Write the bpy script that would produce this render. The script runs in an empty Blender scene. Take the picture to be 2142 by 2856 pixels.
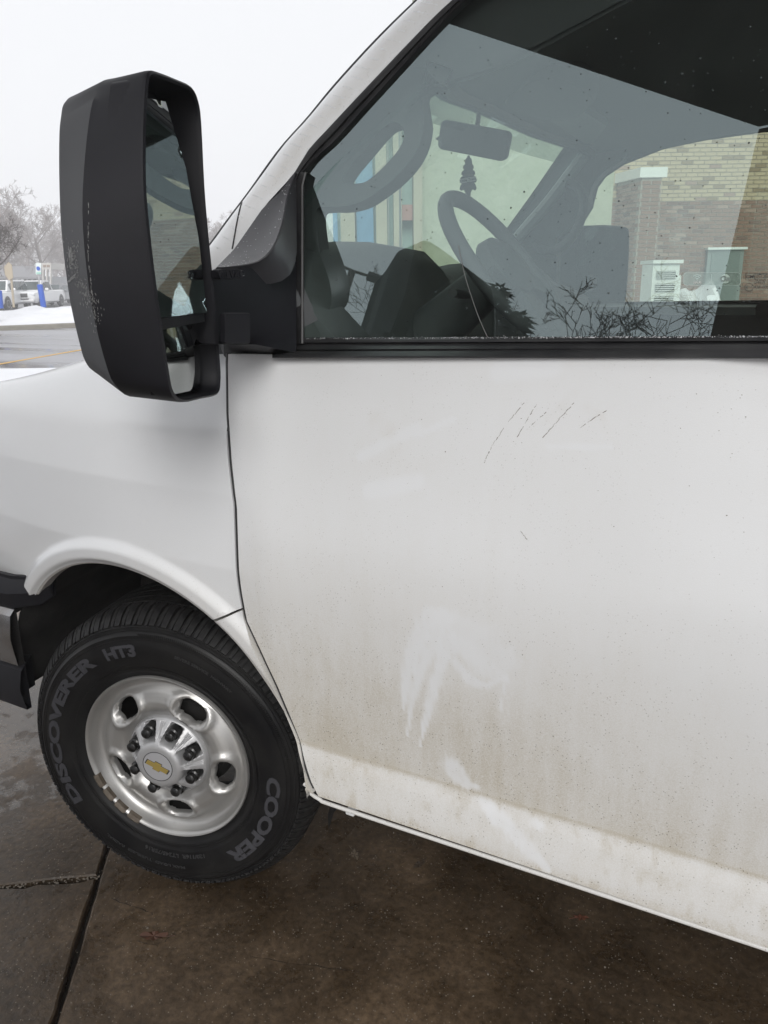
import bpy, bmesh, math, random
import numpy as np
from mathutils import Vector, Matrix
from mathutils.geometry import delaunay_2d_cdt

# ------------------------------------------------------------------ camera, sky, sun, exposure
S = bpy.context.scene
C = S.collection
rad = math.radians
CAMP = np.array([1.247, -1.211, 1.494]); YAW, PITCH, ROLL, FOC = rad(27.45), rad(16.62), rad(-.87), 2169.6
def cam_axes():
    fw = np.array([-math.sin(YAW)*math.cos(PITCH), math.cos(YAW)*math.cos(PITCH), -math.sin(PITCH)])
    rt = np.array([math.cos(YAW), math.sin(YAW), 0.]); up = np.cross(rt, fw)
    return rt*math.cos(ROLL)+up*math.sin(ROLL), -rt*math.sin(ROLL)+up*math.cos(ROLL), fw
RT, UP, FW = cam_axes()
cam = bpy.data.objects.new('camera', bpy.data.cameras.new('camera')); C.objects.link(cam)
cam.matrix_world = Matrix(((RT[0], UP[0], -FW[0], CAMP[0]), (RT[1], UP[1], -FW[1], CAMP[1]), (RT[2], UP[2], -FW[2], CAMP[2]), (0, 0, 0, 1)))
cam.data.sensor_fit = 'HORIZONTAL'; cam.data.sensor_width = 36; cam.data.lens = FOC/2142*36
cam.data.clip_start = .02; cam.data.clip_end = 900
S.camera = cam
SUN_EL, SUN_AZ = rad(35), rad(145)
w = bpy.data.worlds.new('World'); S.world = w; w.use_nodes = True
nt = w.node_tree; nt.nodes.clear()
sky = nt.nodes.new('ShaderNodeTexSky'); sky.sky_type = 'NISHITA'; sky.sun_disc = False
sky.sun_elevation = SUN_EL; sky.sun_rotation = SUN_AZ; sky.dust_density = 6; sky.air_density = 2
hs = nt.nodes.new('ShaderNodeHueSaturation'); hs.inputs['Saturation'].default_value = .25; hs.inputs['Value'].default_value = .65
mx = nt.nodes.new('ShaderNodeMix'); mx.data_type = 'RGBA'; mx.inputs[0].default_value = .88
mx.inputs[7].default_value = (7.6, 7.7, 7.95, 1)
bg = nt.nodes.new('ShaderNodeBackground'); bg.inputs[1].default_value = .1
wo = nt.nodes.new('ShaderNodeOutputWorld')
nt.links.new(sky.outputs[0], hs.inputs['Color']); nt.links.new(hs.outputs[0], mx.inputs[6])
nt.links.new(mx.outputs[2], bg.inputs[0]); nt.links.new(bg.outputs[0], wo.inputs[0])
sl = bpy.data.lights.new('sun', 'SUN'); sl.energy = 1.5; sl.angle = rad(30); sl.color = (1, .985, .965)
so = bpy.data.objects.new('sun', sl); C.objects.link(so)
so.rotation_euler = Vector((math.sin(SUN_AZ)*math.cos(SUN_EL)*-1, -math.cos(SUN_AZ)*math.cos(SUN_EL)*-1, 0)).to_3d().to_track_quat('Z', 'Y').to_euler()
_sd = Vector((.45, -.85, .60)).normalized(); so.rotation_euler = _sd.to_track_quat('Z', 'Y').to_euler()
S.view_settings.view_transform = 'Standard'; S.view_settings.look = 'None'
S.view_settings.exposure = .47; S.view_settings.gamma = 1; S.view_settings.use_curve_mapping = False
S.cycles.max_bounces = 10; S.cycles.transparent_max_bounces = 24; S.cycles.volume_bounces = 3
S.cycles.use_denoising = True
S.cycles.caustics_reflective = False; S.cycles.caustics_refractive = False
rnd = random.Random(7)

# ------------------------------------------------------------------ photo rays -> places on real surfaces
def ray(px, py):
    k = 2142/1659
    return RT*((px*k-1071)/FOC) - UP*((py*k-1428)/FOC) + FW
def on(px, py, ax, v):
    d = ray(px, py); s = (v-CAMP[ax])/d[ax]; return CAMP+s*d
def on_plane(px, py, o, n):
    d = ray(px, py); s = np.dot(np.array(o)-CAMP, n)/np.dot(d, n); return CAMP+s*d
AZ0 = rad(27.45); HD = np.array([-math.sin(AZ0), math.cos(AZ0), 0]); HR = np.array([math.cos(AZ0), math.sin(AZ0), 0])
def at_depth(px, py, D):
    d = ray(px, py); return CAMP + d*(D/np.dot(d, HD))
# door glass plane: leans in at the top, toed in a little at the front
TL, TY = rad(16), rad(7)
GO = np.array([.5, .085, 1.40]); GN = np.array([-math.sin(TY)*math.cos(TL), -math.cos(TY)*math.cos(TL), math.sin(TL)])
GX = np.array([math.cos(TY), -math.sin(TY), 0]); GS = np.cross(GX, GN)
if GS[2] < 0: GS = -GS
def onG(px, py, off=0.): return on_plane(px, py, GO+GN*off, GN)

# ------------------------------------------------------------------ mesh helpers
def link(o, parent=None):
    C.objects.link(o)
    if parent is not None: o.parent = parent
    return o
def obj(name, verts, faces, m, parent=None, smooth=True, sharp=40):
    me = bpy.data.meshes.new(name); me.from_pydata([tuple(map(float, v)) for v in verts], [], faces)
    me.validate(); me.update()
    if m is not None: me.materials.append(m)
    if smooth:
        me.polygons.foreach_set('use_smooth', [True]*len(me.polygons))
        try: me.set_sharp_from_angle(angle=rad(sharp))
        except Exception: pass
    return link(bpy.data.objects.new(name, me), parent)
def obm(name, bm, m, parent=None, smooth=True, sharp=40, recalc=True):
    if recalc: bmesh.ops.recalc_face_normals(bm, faces=bm.faces)
    me = bpy.data.meshes.new(name); bm.to_mesh(me); bm.free()
    if m is not None: me.materials.append(m)
    if smooth:
        me.polygons.foreach_set('use_smooth', [True]*len(me.polygons))
        me.set_sharp_from_angle(angle=rad(sharp))
    return link(bpy.data.objects.new(name, me), parent)
def thing(name, label, cat, loc=(0, 0, 0), rz=0, group=None):
    o = bpy.data.objects.new(name, None); C.objects.link(o); o.location = loc; o.rotation_euler = (0, 0, rz)
    o.empty_display_size = .1
    return tag(o, label, cat, group)
def tag(o, label, cat, group=None, kind=None):
    o['label'] = label; o['category'] = cat
    if group: o['group'] = group
    if kind: o['kind'] = kind
    return o
def struct(o): o['kind'] = 'structure'; return o
def stuff(o, **k):
    o['kind'] = 'stuff'
    for a, b in k.items(): o[a] = b
    return o
def add_box(bm, c, s, M=None, bev=0):
    r = bmesh.ops.create_cube(bm, size=1)
    vs = r['verts']
    for v in vs: v.co = Vector((v.co.x*s[0]+c[0], v.co.y*s[1]+c[1], v.co.z*s[2]+c[2]))
    if bev:
        es = list({e for v in vs for e in v.link_edges})
        r2 = bmesh.ops.bevel(bm, geom=es, offset=bev, segments=2, affect='EDGES', profile=.5)
        vs = list({v for f in r2['faces'] for v in f.verts} | {v for v in vs if v.is_valid})
    if M is not None:
        for v in vs: v.co = M @ v.co
    return vs
def box(name, c, s, m, parent=None, bev=0, M=None, smooth=False):
    bm = bmesh.new(); add_box(bm, c, s, M, bev); return obm(name, bm, m, parent, smooth=smooth or bev > 0)
def tube_geo(pts, radii, n=8, V=None, F=None, cap=True):
    V = [] if V is None else V; F = [] if F is None else F
    pts = [np.array(p, float) for p in pts]
    if not hasattr(radii, '__len__'): radii = [radii]*len(pts)
    base = len(V); N = len(pts); up = None
    for i, p in enumerate(pts):
        t = pts[min(i+1, N-1)]-pts[max(i-1, 0)]; t = t/(np.linalg.norm(t)+1e-12)
        if up is None:
            up = np.array([0, 0, 1.]) if abs(t[2]) < .9 else np.array([1., 0, 0])
        a = np.cross(t, up); a /= (np.linalg.norm(a)+1e-12); b = np.cross(a, t); up = b
        for k in range(n):
            q = 2*math.pi*k/n
            V.append(p+radii[i]*(a*math.cos(q)+b*math.sin(q)))
    for i in range(N-1):
        for k in range(n):
            k2 = (k+1) % n
            F.append((base+i*n+k, base+i*n+k2, base+(i+1)*n+k2, base+(i+1)*n+k))
    if cap:
        F.append(tuple(base+k for k in range(n))[::-1]); F.append(tuple(base+(N-1)*n+k for k in range(n)))
    return V, F
def tube(name, pts, r, m, parent=None, n=10):
    V, F = tube_geo(pts, r, n); o = obj(name, V, F, m, parent, sharp=50); return o
def smooth_path(P, per=6, closed=False):
    P = [np.array(p, float) for p in P]; n = len(P); out = []
    for i in range(n if closed else n-1):
        p0 = P[(i-1) % n] if closed or i > 0 else P[0]*2-P[1]
        p1 = P[i]; p2 = P[(i+1) % n]
        p3 = P[(i+2) % n] if closed or i+2 < n else P[-1]*2-P[-2]
        for k in range(per):
            t = k/per
            out.append(.5*((2*p1)+(-p0+p2)*t+(2*p0-5*p1+4*p2-p3)*t*t+(-p0+3*p1-3*p2+p3)*t**3))
    if not closed: out.append(P[-1])
    return out
def loft(name, rings, m, parent=None, closed=True, cap0=False, cap1=False, sharp=35, smooth=True):
    V = []; F = []; n = len(rings[0])
    for r in rings: V += [np.array(p, float) for p in r]
    for i in range(len(rings)-1):
        for k in range(n if closed else n-1):
            k2 = (k+1) % n
            F.append((i*n+k, i*n+k2, (i+1)*n+k2, (i+1)*n+k))
    if cap0: F.append(tuple(range(n))[::-1])
    if cap1: F.append(tuple((len(rings)-1)*n+k for k in range(n)))
    o = obj(name, V, F, None, parent, smooth, sharp)
    bm = bmesh.new(); bm.from_mesh(o.data); bmesh.ops.recalc_face_normals(bm, faces=bm.faces); bm.to_mesh(o.data); bm.free()
    if smooth: o.data.set_sharp_from_angle(angle=rad(sharp))
    o.data.materials.append(m); return o
def poly_area(P): return .5*sum(P[i][0]*P[(i+1) % len(P)][1]-P[(i+1) % len(P)][0]*P[i][1] for i in range(len(P)))
def inside(P, x, y):
    P = np.array(P); r = np.zeros(np.shape(x), bool); n = len(P)
    for i in range(n):
        x1, y1 = P[i]; x2, y2 = P[(i+1) % n]
        if y1 == y2: continue
        c = ((y1 > y) != (y2 > y)) & (x < (x2-x1)*(y-y1)/(y2-y1)+x1); r ^= c
    return r
def edge_dist(P, x, y):
    d = np.full(np.shape(x), 1e9); n = len(P)
    for i in range(n):
        a = np.array(P[i]); b = np.array(P[(i+1) % n]); ab = b-a; L = (ab@ab)+1e-12
        t = np.clip(((x-a[0])*ab[0]+(y-a[1])*ab[1])/L, 0, 1)
        d = np.minimum(d, np.hypot(x-a[0]-t*ab[0], y-a[1]-t*ab[1]))
    return d
def resample(P, step):
    out = []
    for i in range(len(P)):
        a = np.array(P[i], float); b = np.array(P[(i+1) % len(P)], float); n = max(1, int(round(np.linalg.norm(b-a)/step)))
        out += [a+(b-a)*k/n for k in range(n)]
    return out
def sheet(outline, holes, fn, step, rim=.015, hem=.003, depth_dir=None, bstep=None):
    """triangulated skin over a 2D outline, mapped by fn(u,v)->xyz, edges folded inwards by rim"""
    bstep = bstep or step
    outs = [resample(outline, bstep)]+[resample(h, bstep) for h in holes]
    pts = []; cons = []
    for o in outs:
        b = len(pts); pts += [tuple(p) for p in o]; cons += [(b+i, b+(i+1) % len(o)) for i in range(len(o))]
    nb = len(pts)
    A = np.array(outs[0]); x0, y0 = A.min(0); x1, y1 = A.max(0)
    gx, gy = np.meshgrid(np.arange(x0+step/2, x1, step), np.arange(y0+step/2, y1, step)); gx = gx.ravel(); gy = gy.ravel()
    k = inside(outs[0], gx, gy) & (edge_dist(outs[0], gx, gy) > step*.45)
    for h in outs[1:]: k &= ~inside(h, gx, gy) & (edge_dist(h, gx, gy) > step*.45)
    pts += list(zip(gx[k].tolist(), gy[k].tolist()))
    v, e, f, ov, oe, of = delaunay_2d_cdt([Vector(p) for p in pts], cons, [], 0, 1e-7)
    vv = np.array([tuple(p) for p in v]); keep = []
    cen = np.array([vv[list(t)].mean(0) for t in f])
    k = inside(outs[0], cen[:, 0], cen[:, 1])
    for h in outs[1:]: k &= ~inside(h, cen[:, 0], cen[:, 1])
    F = [tuple(t) for t, q in zip(f, k) if q]
    V = [np.array(fn(p[0], p[1])) for p in vv]
    # find boundary loop edges
    cnt = {}
    for t in F:
        for a, b in zip(t, t[1:]+t[:1]): cnt[(a, b)] = 1
    bd = [(a, b) for (a, b) in cnt if (b, a) not in cnt]
    if rim:
        nn = depth_dir if depth_dir is not None else np.array([0, 1., 0])
        # fold: hem ring then rim ring
        m1 = {}; m2 = {}
        for a, b in bd:
            for i in (a, b):
                if i not in m1:
                    m1[i] = len(V); V.append(V[i]+np.array(nn)*hem*.6); m2[i] = len(V); V.append(V[i]+np.array(nn)*rim)
        for a, b in bd:
            F.append((b, a, m1[a], m1[b])); F.append((m1[b], m1[a], m2[a], m2[b]))
    return V, F, vv
def text_mesh(txt, size, extrude=.001, offset=0., spacing=1., shear=0.):
    cu = bpy.data.curves.new('t', 'FONT'); cu.body = txt; cu.size = size; cu.extrude = extrude; cu.offset = offset
    cu.space_character = spacing; cu.align_x = 'CENTER'; cu.align_y = 'CENTER'; cu.resolution_u = 3; cu.shear = shear
    o = bpy.data.objects.new('t', cu); C.objects.link(o)
    bpy.context.view_layer.update()
    me = bpy.data.meshes.new_from_object(o); bpy.data.objects.remove(o); bpy.data.curves.remove(cu)
    return me
def frame_M(o, x, y):
    x = Vector(x).normalized(); y = Vector(y); z = x.cross(y).normalized(); y = z.cross(x)
    return Matrix(((x.x, y.x, z.x, o[0]), (x.y, y.y, z.y, o[1]), (x.z, y.z, z.z, o[2]), (0, 0, 0, 1)))
def place_text(name, txt, size, o, x, y, m, parent, **k):
    me = text_mesh(txt, size, **k); me.transform(frame_M(o, x, y)); me.materials.clear(); me.materials.append(m); me.name = name
    return link(bpy.data.objects.new(name, me), parent)
def vnoise(x, y, seed=0):
    r = np.random.RandomState(seed); T = r.rand(256, 256)
    xi = np.floor(x).astype(int); yi = np.floor(y).astype(int); fx = x-xi; fy = y-yi
    fx = fx*fx*(3-2*fx); fy = fy*fy*(3-2*fy)
    g = lambda a, b: T[a % 256, b % 256]
    return (g(xi, yi)*(1-fx)+g(xi+1, yi)*fx)*(1-fy)+(g(xi, yi+1)*(1-fx)+g(xi+1, yi+1)*fx)*fy
def fbm(x, y, seed=0, oct=4):
    s = 0; a = .5
    for i in range(oct): s = s+a*vnoise(x*2**i, y*2**i, seed+i); a *= .5
    return s

# ------------------------------------------------------------------ materials
def mat(name, col, rough=.5, metal=0., spec=.5, coat=0., noise=None, bump=None, coatrough=.05):
    m = bpy.data.materials.new(name); m.use_nodes = True; t = m.node_tree; b = t.nodes['Principled BSDF']
    b.inputs['Base Color'].default_value = (*col, 1); b.inputs['Roughness'].default_value = rough
    b.inputs['Metallic'].default_value = metal; b.inputs['Specular IOR Level'].default_value = spec
    b.inputs['Coat Weight'].default_value = coat; b.inputs['Coat Roughness'].default_value = coatrough
    tc = t.nodes.new('ShaderNodeTexCoord')
    if noise:   # (scale, amount, second colour)
        n = t.nodes.new('ShaderNodeTexNoise'); n.inputs['Scale'].default_value = noise[0]; n.inputs['Detail'].default_value = 6
        t.links.new(tc.outputs['Object'], n.inputs['Vector'])
        r = t.nodes.new('ShaderNodeValToRGB'); r.color_ramp.elements[0].position = .5-noise[1]; r.color_ramp.elements[1].position = .5+noise[1]
        r.color_ramp.elements[0].color = (*col, 1); r.color_ramp.elements[1].color = (*noise[2], 1)
        t.links.new(n.outputs[0], r.inputs[0]); t.links.new(r.outputs[0], b.inputs['Base Color'])
    if bump:
        n = t.nodes.new('ShaderNodeTexNoise'); n.inputs['Scale'].default_value = bump[0]; n.inputs['Detail'].default_value = 5
        t.links.new(tc.outputs['Object'], n.inputs['Vector'])
        bp = t.nodes.new('ShaderNodeBump'); bp.inputs['Strength'].default_value = bump[1]; bp.inputs['Distance'].default_value = bump[2] if len(bump) > 2 else .002
        t.links.new(n.outputs[0], bp.inputs['Height']); t.links.new(bp.outputs[0], b.inputs['Normal'])
    return m
def glassmat(name, tint, refl, ior=1.6, rough=0., dirt=.0):
    m = bpy.data.materials.new(name); m.use_nodes = True; t = m.node_tree; t.nodes.clear()
    tr = t.nodes.new('ShaderNodeBsdfTransparent'); tr.inputs[0].default_value = (*tint, 1)
    gl = t.nodes.new('ShaderNodeBsdfGlossy'); gl.inputs['Roughness'].default_value = rough; gl.inputs['Color'].default_value = (.80, .955, .98, 1)
    fr = t.nodes.new('ShaderNodeLayerWeight'); fr.inputs['Blend'].default_value = .35
    mr = t.nodes.new('ShaderNodeMapRange'); mr.inputs[3].default_value = refl; mr.inputs[4].default_value = 1
    mr.interpolation_type = 'LINEAR'
    pw = t.nodes.new('ShaderNodeMath'); pw.operation = 'POWER'; pw.inputs[1].default_value = 3
    t.links.new(fr.outputs['Facing'], pw.inputs[0]); t.links.new(pw.outputs[0], mr.inputs[0])
    mxx = t.nodes.new('ShaderNodeMixShader'); t.links.new(mr.outputs[0], mxx.inputs[0]); t.links.new(tr.outputs[0], mxx.inputs[1]); t.links.new(gl.outputs[0], mxx.inputs[2])
    last = mxx
    if dirt:
        df = t.nodes.new('ShaderNodeBsdfDiffuse'); df.inputs[0].default_value = (.55, .56, .53, 1)
        n = t.nodes.new('ShaderNodeTexNoise'); n.inputs['Scale'].default_value = 6; n.inputs['Detail'].default_value = 8; n.inputs['Roughness'].default_value = .7
        tc = t.nodes.new('ShaderNodeTexCoord'); mp = t.nodes.new('ShaderNodeMapping'); mp.inputs['Scale'].default_value = (3, 3, 1)
        t.links.new(tc.outputs['Object'], mp.inputs[0]); t.links.new(mp.outputs[0], n.inputs['Vector'])
        r = t.nodes.new('ShaderNodeMapRange'); r.inputs[1].default_value = .35; r.inputs[2].default_value = .75; r.inputs[3].default_value = dirt*.3; r.inputs[4].default_value = dirt*1.6
        t.links.new(n.outputs[0], r.inputs[0])
        m2 = t.nodes.new('ShaderNodeMixShader'); t.links.new(r.outputs[0], m2.inputs[0]); t.links.new(mxx.outputs[0], m2.inputs[1]); t.links.new(df.outputs[0], m2.inputs[2]); last = m2
    o = t.nodes.new('ShaderNodeOutputMaterial'); t.links.new(last.outputs[0], o.inputs[0]); return m
def paint_mat():
    m = bpy.data.materials.new('white_paint'); m.use_nodes = True; t = m.node_tree; b = t.nodes['Principled BSDF']; N = t.nodes.new; L = t.links.new
    b.inputs['Coat Weight'].default_value = .6; b.inputs['Coat Roughness'].default_value = .09; b.inputs['Specular IOR Level'].default_value = .4
    tc = N('ShaderNodeTexCoord'); at = N('ShaderNodeAttribute'); at.attribute_name = 'dirt'
    n1 = N('ShaderNodeTexNoise'); n1.inputs['Scale'].default_value = 420; n1.inputs['Detail'].default_value = 3
    n2 = N('ShaderNodeTexNoise'); n2.inputs['Scale'].default_value = 1; n2.inputs['Detail'].default_value = 6; n2.inputs['Roughness'].default_value = .65
    mp = N('ShaderNodeMapping'); mp.inputs['Scale'].default_value = (38, 38, 9)
    L(tc.outputs['Object'], n1.inputs['Vector']); L(tc.outputs['Object'], mp.inputs[0]); L(mp.outputs[0], n2.inputs['Vector'])
    a = N('ShaderNodeMath'); a.operation = 'MULTIPLY_ADD'; L(n1.outputs[0], a.inputs[0]); a.inputs[1].default_value = 1.5; a.inputs[2].default_value = .25
    a2 = N('ShaderNodeMath'); a2.operation = 'MULTIPLY_ADD'; L(n2.outputs[0], a2.inputs[0]); a2.inputs[1].default_value = .9; a2.inputs[2].default_value = .55
    a3 = N('ShaderNodeMath'); a3.operation = 'MULTIPLY'; L(a.outputs[0], a3.inputs[0]); L(a2.outputs[0], a3.inputs[1])
    a4 = N('ShaderNodeMath'); a4.operation = 'MULTIPLY'; a4.use_clamp = True; L(a3.outputs[0], a4.inputs[0]); L(at.outputs['Fac'], a4.inputs[1])
    mc = N('ShaderNodeMix'); mc.data_type = 'RGBA'; mc.inputs[6].default_value = (.78, .79, .80, 1); mc.inputs[7].default_value = (.50, .46, .385, 1); L(a4.outputs[0], mc.inputs[0])
    # salt specks
    vo = N('ShaderNodeTexVoronoi'); vo.inputs['Scale'].default_value = 160; L(tc.outputs['Object'], vo.inputs['Vector'])
    lt = N('ShaderNodeMath'); lt.operation = 'LESS_THAN'; L(vo.outputs['Distance'], lt.inputs[0]); lt.inputs[1].default_value = .17
    n3 = N('ShaderNodeTexNoise'); n3.inputs['Scale'].default_value = 30; L(tc.outputs['Object'], n3.inputs['Vector'])
    g = N('ShaderNodeMath'); g.operation = 'GREATER_THAN'; L(n3.outputs[0], g.inputs[0]); g.inputs[1].default_value = .50
    g2 = N('ShaderNodeMath'); g2.operation = 'MULTIPLY'; L(lt.outputs[0], g2.inputs[0]); L(g.outputs[0], g2.inputs[1])
    g3 = N('ShaderNodeMath'); g3.operation = 'MULTIPLY_ADD'; L(at.outputs['Fac'], g3.inputs[0]); g3.inputs[1].default_value = 1.0; g3.inputs[2].default_value = .02
    g4 = N('ShaderNodeMath'); g4.operation = 'MULTIPLY'; L(g2.outputs[0], g4.inputs[0]); L(g3.outputs[0], g4.inputs[1])
    mc2 = N('ShaderNodeMix'); mc2.data_type = 'RGBA'; L(g4.outputs[0], mc2.inputs[0]); L(mc.outputs[2], mc2.inputs[6]); mc2.inputs[7].default_value = (.16, .135, .10, 1)
    L(mc2.outputs[2], b.inputs['Base Color'])
    rr = N('ShaderNodeMapRange'); L(a4.outputs[0], rr.inputs[0]); rr.inputs[1].default_value = 0; rr.inputs[2].default_value = .6; rr.inputs[3].default_value = .28; rr.inputs[4].default_value = .7; L(rr.outputs[0], b.inputs['Roughness'])
    cr = N('ShaderNodeMapRange'); L(a4.outputs[0], cr.inputs[0]); cr.inputs[1].default_value = 0; cr.inputs[2].default_value = .35; cr.inputs[3].default_value = .95; cr.inputs[4].default_value = .05; L(cr.outputs[0], b.inputs['Coat Weight'])
    bp = N('ShaderNodeBump'); bp.inputs['Strength'].default_value = .12; bp.inputs['Distance'].default_value = .001; L(n1.outputs[0], bp.inputs['Height'])
    nw = N('ShaderNodeTexNoise'); nw.inputs['Scale'].default_value = 3.2; nw.inputs['Detail'].default_value = 2; L(tc.outputs['Object'], nw.inputs['Vector'])
    bw_ = N('ShaderNodeBump'); bw_.inputs['Strength'].default_value = .35; bw_.inputs['Distance'].default_value = .006; L(nw.outputs[0], bw_.inputs['Height']); L(bp.outputs[0], bw_.inputs['Normal']); L(bw_.outputs[0], b.inputs['Normal']); L(bw_.outputs[0], b.inputs['Coat Normal'])
    return m
M_paint = paint_mat()
M_blackpl = mat('black_plastic', (.010, .010, .0125), .55, spec=.28, noise=(9, .25, (.014, .014, .018)), bump=(900, .25, .0006))
M_rubber = mat('black_rubber', (.016, .016, .017), .5, bump=(300, .2, .0005))
M_seal = mat('window_seal', (.018, .018, .020), .45, spec=.35, noise=(20, .2, (.035, .035, .036)))
M_tyre = mat('tyre_rubber', (.005, .005, .006), .42, spec=.25, noise=(9, .2, (.017, .0165, .016)), bump=(220, .25, .0008))
M_tyretext = mat('tyre_letter', (.052, .052, .058), .6, spec=.25)
M_tread = mat('tread_rubber', (.009, .009, .010), .5, spec=.3, noise=(60, .2, (.03, .029, .028)))
M_steel = mat('silver_wheel_paint', (.43, .425, .415), .36, metal=.65, noise=(16, .3, (.52, .51, .49)), bump=(500, .1, .0004))
M_chrome = mat('cap_silver', (.53, .53, .54), .44, metal=.45, noise=(40, .3, (.48, .48, .48)))
M_rust = mat('brown_weight', (.17, .14, .11), .7, noise=(60, .2, (.09, .07, .05)))
M_gold = mat('emblem_gold', (.50, .37, .11), .4, metal=.4)
M_emb = mat('emblem_silver', (.58, .58, .60), .4, metal=.4)
M_trim = mat('interior_grey', (.055, .058, .062), .7, noise=(30, .3, (.065, .07, .073)))
M_trimd = mat('interior_dark', (.028, .029, .031), .6)
M_head = mat('headliner_cloth', (.17, .17, .165), .95)
M_dark = mat('interior_black', (.02, .02, .02), .9)
M_liner = mat('arch_liner', (.012, .012, .012), .7, noise=(14, .2, (.03, .028, .026)), bump=(40, .5, .004))
M_under = mat('underbody_dark', (.015, .014, .013), .9)
M_mirror = mat('mirror_silver', (.38, .41, .42), .02, metal=1.)
M_mirror2 = mat('mirror_silver_dusty', (.24, .255, .25), .05, metal=1.)
M_glassD = glassmat('door_glass', (.85, .94, .89), .195, dirt=.012)
M_glassW = glassmat('windshield_glass', (.87, .96, .90), .06, dirt=.07)
M_glassF = glassmat('far_door_glass', (.82, .87, .81), .05, dirt=.03)
M_band = glassmat('tint_band', (.58, .62, .60), .03)
M_frost = mat('frost', (.82, .83, .85), .6)
M_drop = mat('water_drop', (.03, .04, .04), .08)
M_speck = mat('grit', (.25, .23, .20), .8)
M_scuff = mat('scuff_grey', (.22, .22, .215), .7)

# ------------------------------------------------------------------ van body surface: outward bulge b(x,z)
_pz = np.array([.40, .43, .45, .48, .52, .565, .592, .606, .645, .70, .78, .86, .94, 1.02, 1.12, 1.22, 1.31, 1.36, 1.40])
_pb = np.array([.070, .080, .083, .084, .080, .072, .0640, .0640, .066, .070, .077, .083, .087, .083, .066, .044, .020, .006, .004])
_tz = np.linspace(.38, 1.42, 1041); _tb = np.interp(_tz, _pz, _pb)
_k = np.exp(-.5*(np.arange(-30, 31)/6.)**2); _k /= _k.sum(); _tb2 = np.convolve(np.pad(_tb, 30, mode='edge'), _k, 'valid')
_k = np.exp(-.5*(np.arange(-80, 81)/26.)**2); _k /= _k.sum(); _tb3 = np.convolve(np.pad(_tb, 80, mode='edge'), _k, 'valid')
_w = np.clip((_tz-.64)/.08, 0, 1); _tb = _tb2*(1-_w)+_tb3*_w
_w = np.clip((_tz-1.33)/.04, 0, 1); _tb = _tb*(1-_w)+_tb2*_w
ARC = (0.0, .43, .478)
def sstep(a, b, x):
    t = np.clip((x-a)/(b-a), 0, 1); return t*t*(3-2*t)
def bulge(x, z, flare=True):
    r = float(np.interp(z, _tz, _tb))
    if x < .42:   # crease and flare step fade out into the fender
        w = sstep(.42, .30, x)
        plain = float(np.interp(z, [.4, .6, .8, .95, 1.1, 1.25, 1.36, 1.42], [.045, .058, .068, .074, .062, .036, .002, -.014]))
        r = r*(1-w)+plain*w
    t = max(0., .20-x); r -= .17*t*t
    d = math.hypot(x-ARC[0], z-ARC[1])-ARC[2]
    if flare:
        fw = 1-sstep(.30, .46, x)*.75
        lip = .016*(1-sstep(.034, .058, d))
        lip -= .010*(1-sstep(0., .014, d))
        if d < .12: r += lip*fw
    return r
def onS(px, py, off=0.):
    y = -.06
    for i in range(12):
        p = on(px, py, 1, y); y = -bulge(p[0], p[2])-off
    return on(px, py, 1, y)
def S3(x, z, off=0., flare=True): return (x, -bulge(x, z, flare)-off, z)
def onD(px, py, off=0.):
    y = -.06
    for i in range(12):
        p = on(px, py, 1, y); y = -bulge(p[0], p[2], False)-off
    return on(px, py, 1, y)
def xz(L): return [(lambda p: (p[0], p[2]))(onS(*q)) for q in L]

van = thing('cargo_van', 'white cargo van with dirty front door and large black towing mirror, filling the picture', 'van')

gap = xz([(488, 772), (490, 900), (497, 1000), (508, 1090), (510, 1150), (512, 1210), (518, 1275), (530, 1340), (550, 1400), (590, 1482), (625, 1555), (648, 1620), (663, 1680), (676, 1712)])
GAPW = .0045
gz = [p[1] for p in gap]; gx = [p[0] for p in gap]
def gapx(z): return float(np.interp(z, gz[::-1], gx[::-1]))
gpath = [(gapx(z), z) for z in np.linspace(1.362, gap[-1][1], 46)]
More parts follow.
